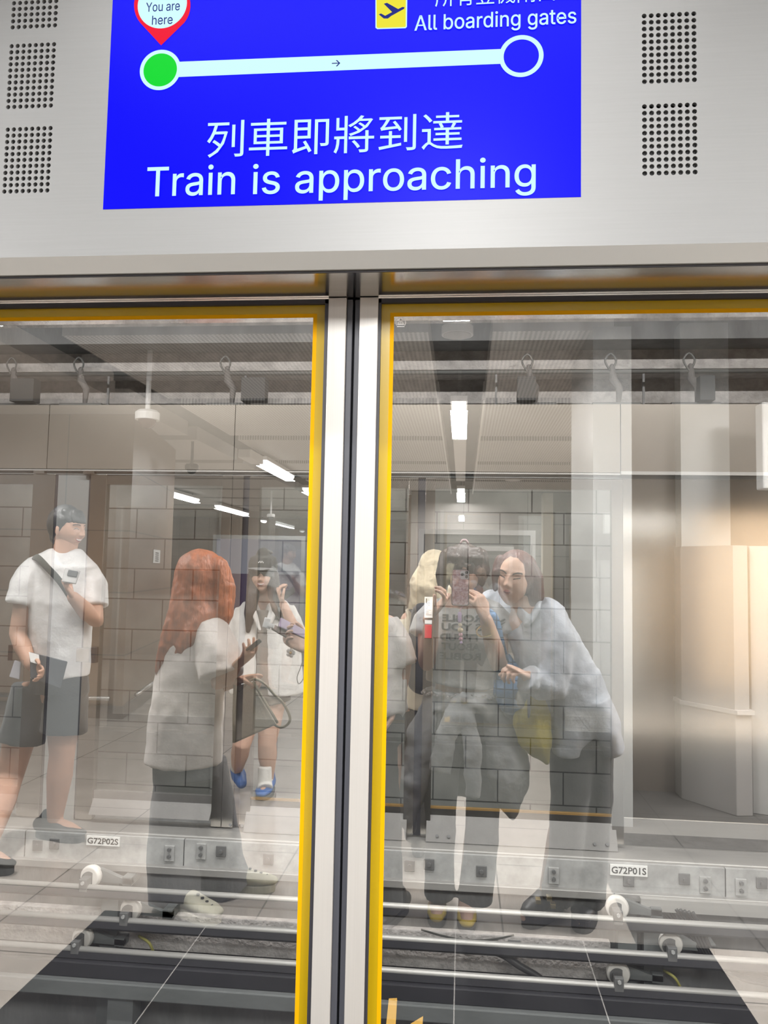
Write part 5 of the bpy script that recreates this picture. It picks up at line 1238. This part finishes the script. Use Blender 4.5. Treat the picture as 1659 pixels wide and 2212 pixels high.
slabc = [V(531, 1414, 3.275), V(566, 1385, 3.23), V(560, 1380, 3.20), V(525, 1408, 3.245)]
slab('phone', slabc, .009, M['black'], None).name = 'phone'
o = COL.objects['phone.001'] if 'phone.001' in COL.objects else None
for o in list(COL.objects):
    if o.parent is None and o.name.startswith('phone') and o.type == 'MESH' and 'label' not in o.keys(): tag(o, 'dark phone lying on the palm of the redhead', 'phone')
t = thing('shoulder_bag', 'large beige triangular shoulder bag carried by the redhead', 'bag', V(540, 1602, 3.40))
BG = cloth('bag_beige', (.44, .38, .30), .6)
bm = bmesh.new(); cs = [V(506, 1482, 3.42), V(547, 1473, 3.40), V(600, 1562, 3.38), V(505, 1604, 3.42)]
n_ = Vector((.1, 1, 0)).normalized()*.035; A = [bm.verts.new(p+n_*(.35 if i < 2 else 1)) for i, p in enumerate(cs)]; B = [bm.verts.new(p-n_*(.35 if i < 2 else 1)) for i, p in enumerate(cs)]
bm.faces.new(A); bm.faces.new(B[::-1])
for k in range(4): bm.faces.new((A[k], B[k], B[(k+1) % 4], A[(k+1) % 4]))
obj('bag_body', bm, BG, t, bevel=.008)
ST = mat('strap_olive', (.20, .17, .11), .6)
obj('strap', tb(spline([V(516, 1493, 3.37), V(545, 1468, 3.36), V(570, 1476, 3.36), V(592, 1500, 3.36), V(612, 1520, 3.36), V(626, 1548, 3.36), V(622, 1564, 3.36), V(606, 1571, 3.36), V(588, 1563, 3.36)], 6), .0055, 8), ST, t, smooth=True)
obj('piping', tb([V(547, 1472, 3.36), V(572, 1515, 3.345), V(600, 1562, 3.34)], .006, 8), ST, t, smooth=True)
obj('piping', tb([V(507, 1480, 3.38), V(505, 1540, 3.38), V(505, 1604, 3.38)], .006, 8), ST, t, smooth=True)

# ---------------------------------------------------------------- the laughing man
HC = V(147, 1143, 4.20); d0 = 4.20
fl = floorpt(128, 1812); fr = floorpt(-30, 1880)
wR, wL = V(66, 1436, 4.02), V(158, 1290, 4.00)
hR = hand_bm(wR, V(92, 1458, 3.98)-wR, Vector((.2, .9, -.2)), thumb=1, curl=(.5, .5, .55, .6), tcurl=.3)
hL = hand_bm(wL, V(140, 1262, 3.95)-wL, Vector((.4, .2, 1)), thumb=-1, curl=(.8, .8, .85, .9), tcurl=.6)
limbs = [([V(132, 1490, d0), V(132, 1400, d0), V(133, 1310, d0), V(135, 1230, d0)], [(.16, .115), (.15, .11), (.17, .12), (.17, .09)]),
 ([V(136, 1232, d0), V(140, 1195, d0), V(145, 1165, d0)], [.075, .062, .062]),
 arm(V(62, 1250, 4.14), V(38, 1370, 4.10), wR, (.056, .047, .032)), arm(V(196, 1255, 4.24), V(206, 1342, 4.14), wL, (.056, .047, .032)),
 leg(V(138, 1500, d0), V(134, 1630, d0), fl+Zv*.11+Vector((-.03, 0, 0)), (.095, .066, .062, .042)), leg(V(62, 1510, d0), V(22, 1680, d0), fr+Zv*.11, (.095, .066, .062, .042)),
 foot_limb(fl+Zv*.07, fl+Zv*.04+Vector((.12, .02, 0))), foot_limb(fr+Zv*.07, fr+Zv*.04+Vector((.12, .02, 0)))]
pD, bD, hfD = person('person', 'person in a white tee and dark shorts laughing, tablet in hand, at the left edge', (fl+fr)/2, limbs, [hR, hL], SK2, dict(c=HC, f=(.97, .22, -.12), s=1.02, u=(-.04, 0, 1), e='smile'))
HBK = hair_mat('hair_black', (.016, .014, .014))
f_, u_, l_ = hfD
hair(pD, HC, hfD, 1.03, HBK, locks=fringe(HC, hfD, [-.060, -.045, -.030, -.015, 0, .015, .030, .045, .060], .092, .068, .044)
   + [([HP(HC, f_, u_, l_, 1, sx*.074, .010, .05), HP(HC, f_, u_, l_, 1, sx*.077, .004, .012)], [.020, .008]) for sx in (-1, 1)] + [([HP(HC, f_, u_, l_, 1, 0, -.06, .02), HP(HC, f_, u_, l_, 1, 0, -.066, -.055)], [.055, .040])],
   cap=(.085, .094, .104), shift=(0, -.026, .026), wr=.003)
WTE = cloth('tee_white', (.74, .73, .72), .85)
tsD = garment('t_shirt', [
  ([V(137, 1200, d0), V(134, 1222, d0), V(131, 1300, d0), V(130, 1390, d0), V(131, 1463, d0)], [(.09, .08), (.185, .125), (.180, .145), (.165, .135), (.155, .130)]),
  ([V(78, 1232, 4.16), V(58, 1258, 4.13), V(45, 1306, 4.11)], [.078, .082, .082]),
  ([V(186, 1238, 4.23), V(200, 1268, 4.21), V(204, 1312, 4.18)], [.075, .078, .078]),
  ([V(76, 1234, 4.16), V(112, 1212, 4.19), V(164, 1214, 4.21), V(188, 1240, 4.23)], [.078, .074, .074, .076])], WTE, pD, wr=.018, wsize=.11)
SHO = cloth('shorts_black', (.030, .031, .034))
garment('shorts', [([V(130, 1455, d0), V(128, 1495, d0)], [(.150, .125), (.165, .13)]),
  ([V(146, 1480, d0), V(138, 1582, d0)], [(.105, .12), (.120, .125)]), ([V(72, 1480, d0), V(48, 1602, d0)], [(.105, .12), (.118, .125)])], SHO, pD, wr=.014, wsize=.1)
DS = mat('shoe_dark', (.04, .042, .042), .7)
shoe(pD, fl+Vector((-.13, -.02, 0)), fl+Vector((.14, .03, 0)), DS, M['black'], h=.085, w=.05, sole_h=.03, label='dark slip-on shoe')
shoe(pD, fr+Vector((-.13, -.02, 0)), fr+Vector((.14, .03, 0)), DS, M['black'], h=.085, w=.05, sole_h=.03, label='dark slip-on shoe')
t = thing('strap_bag', 'dark bag strap running across the white tee of the laughing man', 'bag strap', V(140, 1262, 4.05))
obj('strap', tb(spline([V(66, 1210, 4.20), V(78, 1203, 4.09), V(104, 1228, 4.035), V(134, 1262, 4.03), V(165, 1310, 4.04)], 6), [(.018, .004)]*25, 10, ref=(.7, 0, .7)), cloth('strap_dark', (.035, .037, .03)), t, smooth=True)
t = thing('tablet', 'dark tablet in a sleeve held low by the laughing man', 'tablet', V(105, 1485, 4.0))
slab('tablet_body', [V(64, 1408, 4.00), V(146, 1429, 4.03), V(131, 1488, 4.00), V(66, 1464, 3.97)], .012, mat('tablet_dark', (.06, .065, .075), .25), t)
slab('paper_sheet', [V(62, 1408, 3.975), V(84, 1414, 3.985), V(86, 1436, 3.975), V(66, 1430, 3.965)], .002, M['label'], t, bevel=0, label='white paper corner')
slab('sleeve_flap', [V(32, 1426, 4.06), V(46, 1430, 4.06), V(42, 1468, 4.05), V(20, 1462, 4.05)], .01, mat('flap_silver', (.45, .43, .46), .4), t, label='silvery flap')
t = thing('phone', 'silver phone held up to the chest by the laughing man', 'phone', V(150, 1262, 3.95))
pc = [V(141, 1227, 3.95), V(174, 1233, 3.96), V(164, 1262, 3.92), V(133, 1257, 3.91)]
slab('case', pc, .010, mat('phone_silver', (.38, .37, .36), .35, .5), t)
q = [lerp(lerp(pc[0], pc[1], a), lerp(pc[3], pc[2], a), b)+Vector((0, .008, .003)) for a, b in ((.30, .12), (.92, .12), (.92, .52), (.30, .52))]
slab('camera_bar', q, .004, M['black'], t, bevel=0, label='black camera bar')

# ---------------------------------------------------------------- the girl with the cap
HC = V(567, 1245, 5.10); d0 = 5.18
fl = floorpt(575, 1716); fr = floorpt(517, 1690)+Vector((0, -.15, 0))
wL = V(612, 1305, 5.00); wR = V(516, 1485, 5.05)
hL = hand_bm(wL, V(604, 1284, 4.99)-wL, Vector((.9, -.1, .3)), thumb=1, curl=(.7, .75, .8, .85), tcurl=.5)
hR = hand_bm(wR, Vector((.1, .3, -1)), Vector((.4, .8, 0)), thumb=1, curl=(.4,)*4)
limbs = [([V(573, 1500, d0), V(573, 1420, d0), V(572, 1350, d0), V(571, 1305, d0)], [(.135, .10), (.12, .09), (.135, .10), (.135, .08)]),
 ([V(571, 1308, d0), V(569, 1285, d0-.03), V(568, 1270, d0-.05)], [.058, .048, .048]),
 arm(V(620, 1322, d0), V(648, 1388, 5.08), wL), arm(V(524, 1325, d0), V(506, 1410, 5.15), wR),
 leg(V(590, 1510, d0), V(577, 1605, d0-.02), fl+Zv*.10+Vector((0, -.04, 0)), (.085, .060, .058, .038)), leg(V(548, 1510, d0), V(522, 1608, 5.08), V(512, 1662, 5.35), (.085, .058, .055, .038)),
 foot_limb(fl+Zv*.07+Vector((0, -.05, 0)), fl+Zv*.04+Vector((0, .10, 0))), foot_limb(V(512, 1664, 5.36), V(519, 1688, 5.30))]
pE, bE, hfE = person('person', 'person in a dark cap and open white shirt, laughing, walking behind the redhead', fl, limbs, [hL, hR], SK3, dict(c=HC, f=(.12, 1, -.02), s=.98, e='smile'))
hair(pE, HC, hfE, 1.0, hair_mat('hair_long_brown', (.045, .030, .024)), locks=[([V(549, 1240, 5.10), V(546, 1285, 5.06), V(540, 1325, 5.03), V(536, 1362, 5.03)], [.040, .044, .038, .016]), ([V(588, 1240, 5.10), V(594, 1285, 5.06), V(600, 1315, 5.03), V(604, 1338, 5.03)], [.040, .046, .040, .015])], cap=(.084, .098, .100), shift=(0, -.018, .004))
f_, u_, l_ = hfE
CAPM = cloth('cap_dark', (.045, .043, .040)); 
bm = bmesh.new(); tube(bm, [HP(HC, f_, u_, l_, 1, 0, -.012, .040), HP(HC, f_, u_, l_, 1, 0, -.012, .085), HP(HC, f_, u_, l_, 1, 0, -.010, .125), HP(HC, f_, u_, l_, 1, 0, -.008, .140)], [(.094, .110), (.094, .110), (.080, .092), (.045, .05)], 24, 'round', ref=l_)
cap_ = obj('cap', remesh(bm, .006, 3), CAPM, pE, smooth=True)
bm = bmesh.new(); tube(bm, [HP(HC, f_, u_, l_, 1, 0, .070, .048), HP(HC, f_, u_, l_, 1, 0, .110, .052), HP(HC, f_, u_, l_, 1, 0, .138, .050), HP(HC, f_, u_, l_, 1, 0, .152, .047)], [(.085, .006), (.082, .006), (.066, .005), (.035, .004)], 20, 'round', ref=l_)
obj('cap_brim', bm, cloth('brim_grey', (.20, .20, .20)), cap_, smooth=True, label='grey brim')
bm = bmesh.new(); c = HP(HC, f_, u_, l_, 1, 0, .098, .092)
for k in range(5): ball(bm, c+l_*(-.014+.007*k)+u_*(.004 if k % 2 else -.002), .0045, 6, 5)
obj('cap_badge', bm, M['label'], cap_, label='small white badge')
bm = bmesh.new()
for dx, dz in ((-.02, .152), (-.005, .158), (.012, .160), (.026, .155)): ball(bm, HP(HC, f_, u_, l_, 1, .02+dx, -.01, dz), (.014, .012, .012), 10, 8)
obj('hair_bow', bm, M['bracket'], pE, smooth=True)
OWS = cloth('shirt_white', (.72, .70, .67), .85)
garment('shirt', [
  ([V(546, 1305, d0), V(540, 1340, d0-.03), V(537, 1420, d0-.03), V(536, 1496, d0-.02)], [(.07, .09), (.11, .12), (.12, .125), (.12, .12)]),
  ([V(598, 1305, d0), V(604, 1340, d0-.03), V(610, 1420, d0-.03), V(614, 1498, d0-.02)], [(.07, .09), (.11, .12), (.125, .125), (.13, .12)]),
  ([V(572, 1345, d0+.03), V(573, 1420, d0+.04), V(574, 1496, d0+.04)], [(.14, .09), (.15, .10), (.16, .10)]),
  ([V(530, 1318, d0), V(514, 1360, 5.15), V(504, 1412, 5.14)], [.066, .068, .070]), ([V(618, 1318, d0), V(636, 1360, 5.14), V(650, 1392, 5.10)], [.066, .068, .072])], OWS, pE, wr=.016, wsize=.1)
garment('shirt_collar', [([V(545, 1306, 5.06), V(551, 1330, 5.02), V(562, 1362, 5.02)], [(.014, .02), (.018, .015), (.008, .01)]), ([V(597, 1306, 5.06), V(590, 1330, 5.02), V(577, 1362, 5.02)], [(.014, .02), (.018, .015), (.008, .01)])], OWS, pE, wr=0, voxel=.006)
garment('top', [([V(572, 1318, d0-.05), V(573, 1400, d0-.06), V(573, 1480, d0-.05)], [(.07, .075), (.09, .08), (.10, .08)])], cloth('top_taupe', (.24, .20, .17)), pE, wr=.008)
obj('necklace', tb([V(571, 1300, d0)+Vector((.058*math.cos(a), .052*math.sin(a), -.012*math.sin(a))) for a in [math.pi*k/16 for k in range(17)]], .004, 8), M['label'], pE, smooth=True, label='white necklace')
garment('shorts', [([V(573, 1480, d0), V(573, 1505, d0)], [(.145, .11), (.155, .12)]), ([V(596, 1495, d0), V(600, 1518, d0)], [(.085, .10), (.09, .11)]), ([V(548, 1495, d0), V(544, 1518, d0)], [(.085, .10), (.09, .11)])], cloth('shorts_taupe', (.20, .16, .13)), pE, wr=.006)
SOCK = cloth('sock_white', (.70, .69, .66))
garment('sock', [([V(572, 1655, d0), V(572, 1690, d0), V(573, 1703, d0-.03)], [.044, .046, .05])], SOCK, pE, wr=0, voxel=.006)
garment('sock', [([V(517, 1628, 5.20), V(512, 1658, 5.34)], [.05, .046])], SOCK, pE, wr=0, voxel=.006)
SB = mat('sneaker_blue', (.045, .13, .38), .5); SW = mat('sneaker_lace', (.75, .75, .72), .6)
sh = shoe(pE, fl+Vector((0, -.13, 0)), fl+Vector((0, .14, 0)), SB, M['bracket'], h=.085, w=.052, label='blue trainer')
for k in range(4):
    c = fl+Vector((0, .0+.022*k, .105-.009*k)); obj('lace', tb([c+Vector((-.035, 0, -.012)), c+Vector((0, .004, .006)), c+Vector((.035, 0, -.012))], .0055, 8, 'round'), SW, sh)
bm = bmesh.new(); tube(bm, [V(511, 1660, 5.38), V(516, 1676, 5.34), V(522, 1692, 5.28)], [.045, .05, .035], 14, 'round'); obj('shoe', remesh(bm, .006, 3), SB, pE, smooth=True, label='raised blue trainer')
c = V(622, 1282, 4.97)
t = thing('phone', 'black phone held to the ear of the capped girl', 'phone', c)
slab('phone_body', [V(606, 1283, 4.97), V(634, 1268, 4.97), V(638, 1280, 4.97), V(612, 1298, 4.97)], .014, M['black'], t)

# ---------------------------------------------------------------- the woman hidden behind the stiles
d0 = 3.44; HC = V(768, 1240, 3.42)
fl, fr = floorpt(800, 1985), floorpt(846, 1992)
wL = V(664, 1402, 3.26); wR = V(852, 1530, 3.40)
hL = hand_bm(wL, V(640, 1388, 3.245)-wL, Vector((-.15, .5, .6)), thumb=-1, curl=(.7, .75, .8, .9), tcurl=.5)
hR = hand_bm(wR, Vector((-.1, .1, -1)), Vector((-1, .2, 0)), thumb=1, curl=(.5,)*4)
limbs = [([V(800, 1560, d0), V(796, 1480, d0), V(785, 1400, d0), V(778, 1335, d0)], [(.14, .11), (.12, .10), (.14, .11), (.14, .09)]),
 ([V(776, 1338, d0), V(770, 1300, d0), V(768, 1275, d0)], [.06, .05, .05]),
 arm(V(722, 1350, 3.42), V(712, 1440, 3.36), wL), arm(V(838, 1352, 3.46), V(872, 1430, 3.44), wR),
 leg(V(780, 1590, d0), V(785, 1760, d0), fl+Zv*.10), leg(V(825, 1590, d0), V(838, 1760, d0), fr+Zv*.10),
 foot_limb(fl+Zv*.06, fl+Zv*.04+Vector((-.10, .04, 0))), foot_limb(fr+Zv*.06, fr+Zv*.04+Vector((-.08, .06, 0)))]
pF, bF, hfF = person('person', 'person in a draped white shirt and black trousers, mostly hidden by the door stiles', (fl+fr)/2, limbs, [hL, hR], SK3, dict(c=HC, f=(-.8, -.3, 0), s=1.0))
hair(pF, HC, hfF, 1.0, HBK, locks=[([V(768, 1230, 3.50), V(770, 1300, 3.50)], [.08, .05])])
garment('shirt', [
  ([V(777, 1322, d0), V(780, 1345, d0), V(788, 1420, d0), V(796, 1500, d0), V(802, 1545, d0)], [(.08, .07), (.14, .11), (.165, .13), (.165, .13), (.160, .13)]),
  ([V(830, 1345, 3.45), V(856, 1395, 3.43), V(872, 1440, 3.42)], [.065, .070, .062]),
  ([V(866, 1450, 3.41), V(868, 1500, 3.40), V(868, 1558, 3.40)], [(.030, .02), (.028, .02), (.006, .008)]),
  ([V(728, 1345, 3.42), V(712, 1395, 3.39), V(706, 1440, 3.36)], [.065, .07, .07]),
  ([V(728, 1348, 3.42), V(778, 1330, 3.44), V(830, 1348, 3.45)], [.068, .07, .068])], OWS, pF, wr=.018, wsize=.09)
garment('trousers', [([V(802, 1535, d0), V(804, 1600, d0)], [(.145, .12), (.15, .12)]), ([V(782, 1580, d0), V(790, 1780, d0), V(800, 1950, d0)], [(.09, .10), (.08, .09), (.08, .09)]), ([V(824, 1580, d0), V(836, 1780, d0), V(842, 1965, d0)], [(.085, .10), (.062, .085), (.055, .085)])], SHO, pF, wr=.010, wsize=.1)
for q in (fl, fr): shoe(pF, q+Vector((.05, -.12, 0)), q+Vector((-.07, .12, 0)), BS, M['black'], label='black shoe')
t = thing('phone', 'mauve phone held out beside the yellow border by a half hidden hand', 'phone', V(630, 1376, 3.22))
slab('phone_body', [V(606, 1334, 3.23), V(660, 1362, 3.235), V(662, 1382, 3.21), V(600, 1354, 3.20)], .010, mat('phone_mauve', (.22, .17, .25), .3), t)
t = thing('card_holder', 'white tag and brown holder poking out under the mauve phone', 'card holder', V(590, 1360, 3.22))
slab('holder', [V(586, 1346, 3.215), V(620, 1364, 3.215), V(618, 1378, 3.20), V(586, 1360, 3.20)], .010, mat('holder_brown', (.12, .07, .05), .5), t)
slab('tag', [V(572, 1333, 3.20), V(586, 1337, 3.20), V(584, 1360, 3.19), V(566, 1354, 3.19)], .006, M['label'], t, label='white tag')
slab('tag_clip', [V(580, 1345, 3.19), V(594, 1349, 3.19), V(591, 1358, 3.185), V(578, 1354, 3.185)], .006, M['label'], t, label='white clip')
t = thing('bag_charm', 'white flower charm on a fine chain below the half hidden hand', 'charm', V(640, 1478, 3.24))
bm = bmesh.new(); c = V(628, 1410, 3.22)
for k in range(5): ball(bm, c+Vector((.011*math.cos(k*1.257), .002, .011*math.sin(k*1.257))), (.009, .004, .009), 10, 6)
obj('flower', bm, M['label'], t, smooth=True); bm = bmesh.new(); ball(bm, c+Vector((0, .006, 0)), .005, 10, 6); obj('flower_heart', bm, mat('ochre', (.35, .22, .06), .5), t, smooth=True)
obj('chain', tb(spline([V(656, 1418, 3.23), V(650, 1440, 3.23), V(642, 1462, 3.23), V(645, 1477, 3.23), V(655, 1466, 3.23), V(662, 1440, 3.23)], 6), .0018, 6), MATS['chain_silver'], t, smooth=True)

# ---------------------------------------------------------------- the woman with the backpack
d0 = 4.25; HC = V(938, 1252, 4.22)
fl, fr = floorpt(905, 1835), floorpt(955, 1830)
wL, wR = V(872, 1480, 4.2), V(978, 1480, 4.2)
hs = [hand_bm(w_, Vector((0, .1, -1)), Vector((sg, .1, 0)), thumb=sg, curl=(.4,)*4) for w_, sg in ((wL, 1), (wR, -1))]
limbs = [([V(928, 1525, d0), V(928, 1450, d0), V(930, 1380, d0), V(933, 1320, d0)], [(.14, .11), (.12, .10), (.14, .11), (.14, .09)]), ([V(934, 1322, d0), V(937, 1290, d0), V(938, 1275, d0)], [.06, .05, .05]),
 arm(V(884, 1340, d0), V(872, 1415, d0), wL), arm(V(978, 1340, d0), V(986, 1415, d0), wR), leg(V(905, 1540, d0), V(905, 1680, d0), fl+Zv*.1), leg(V(955, 1540, d0), V(955, 1680, d0), fr+Zv*.1),
 foot_limb(fl+Zv*.06, fl+Zv*.04+Vector((0, -.1, 0))), foot_limb(fr+Zv*.06, fr+Zv*.04+Vector((0, -.1, 0)))]
pG, bG, hfG = person('person', 'person in a cream hood and long cream tee, back turned, behind the photographer', (fl+fr)/2, limbs, hs, SK3, dict(c=HC, f=(.3, -.95, 0)))
CRM = cloth('tee_pale_cream', (.62, .55, .42)); HOOD = cloth('hood_cream', (.66, .57, .40))
garment('hood', [([V(938, 1222, d0-.04), V(936, 1262, d0-.04), V(932, 1302, d0-.02), V(932, 1330, d0)], [(.085, .09), (.125, .12), (.115, .11), (.12, .10)]), ([V(940, 1222, d0), V(952, 1204, d0)], [.04, .012])], HOOD, pG, wr=.03, wsize=.05, cap='round')
garment('t_shirt', [([V(933, 1315, d0), V(931, 1340, d0), V(926, 1420, d0), V(922, 1527, d0)], [(.08, .08), (.14, .12), (.15, .13), (.155, .135)]), ([V(886, 1340, d0), V(878, 1400, d0)], [.06, .07]), ([V(886, 1342, d0), V(931, 1322, d0), V(976, 1342, d0)], [.066, .07, .066]), ([V(976, 1340, d0), V(984, 1400, d0)], [.06, .07])], CRM, pG, wr=.014, wsize=.1)
garment('trousers', [([V(925, 1515, d0), V(926, 1570, d0)], [(.145, .12), (.15, .12)]), ([V(905, 1550, d0), V(904, 1700, d0), V(904, 1815, d0)], [.092, .08, .07]), ([V(952, 1550, d0), V(953, 1700, d0), V(955, 1815, d0)], [.092, .08, .07])], SHO, pG, wr=.010)
for q in (fl, fr): shoe(pG, q+Vector((0, .12, 0)), q+Vector((0, -.13, 0)), DS, M['black'], label='dark shoe')
t = thing('backpack', 'black backpack worn by the person in the cream hood', 'backpack', V(915, 1480, 4.05))
bm = bmesh.new(); tube(bm, [V(914, 1325, 4.06), V(912, 1390, 4.04), V(912, 1470, 4.05)], [(.06, .05), (.075, .07), (.075, .065)], 18, 'round', ref=(1, 0, 0)); obj('pack', remesh(bm, .008, 4, .006), cloth('pack_black', (.02, .02, .023)), t, smooth=True)
obj('strap', tb(spline([V(900, 1330, 4.10), V(890, 1318, 4.22), V(892, 1350, 4.36)], 5), [(.02, .006)]*11, 8, ref=(1, 0, 0)), MATS['pack_black'], t, smooth=True)
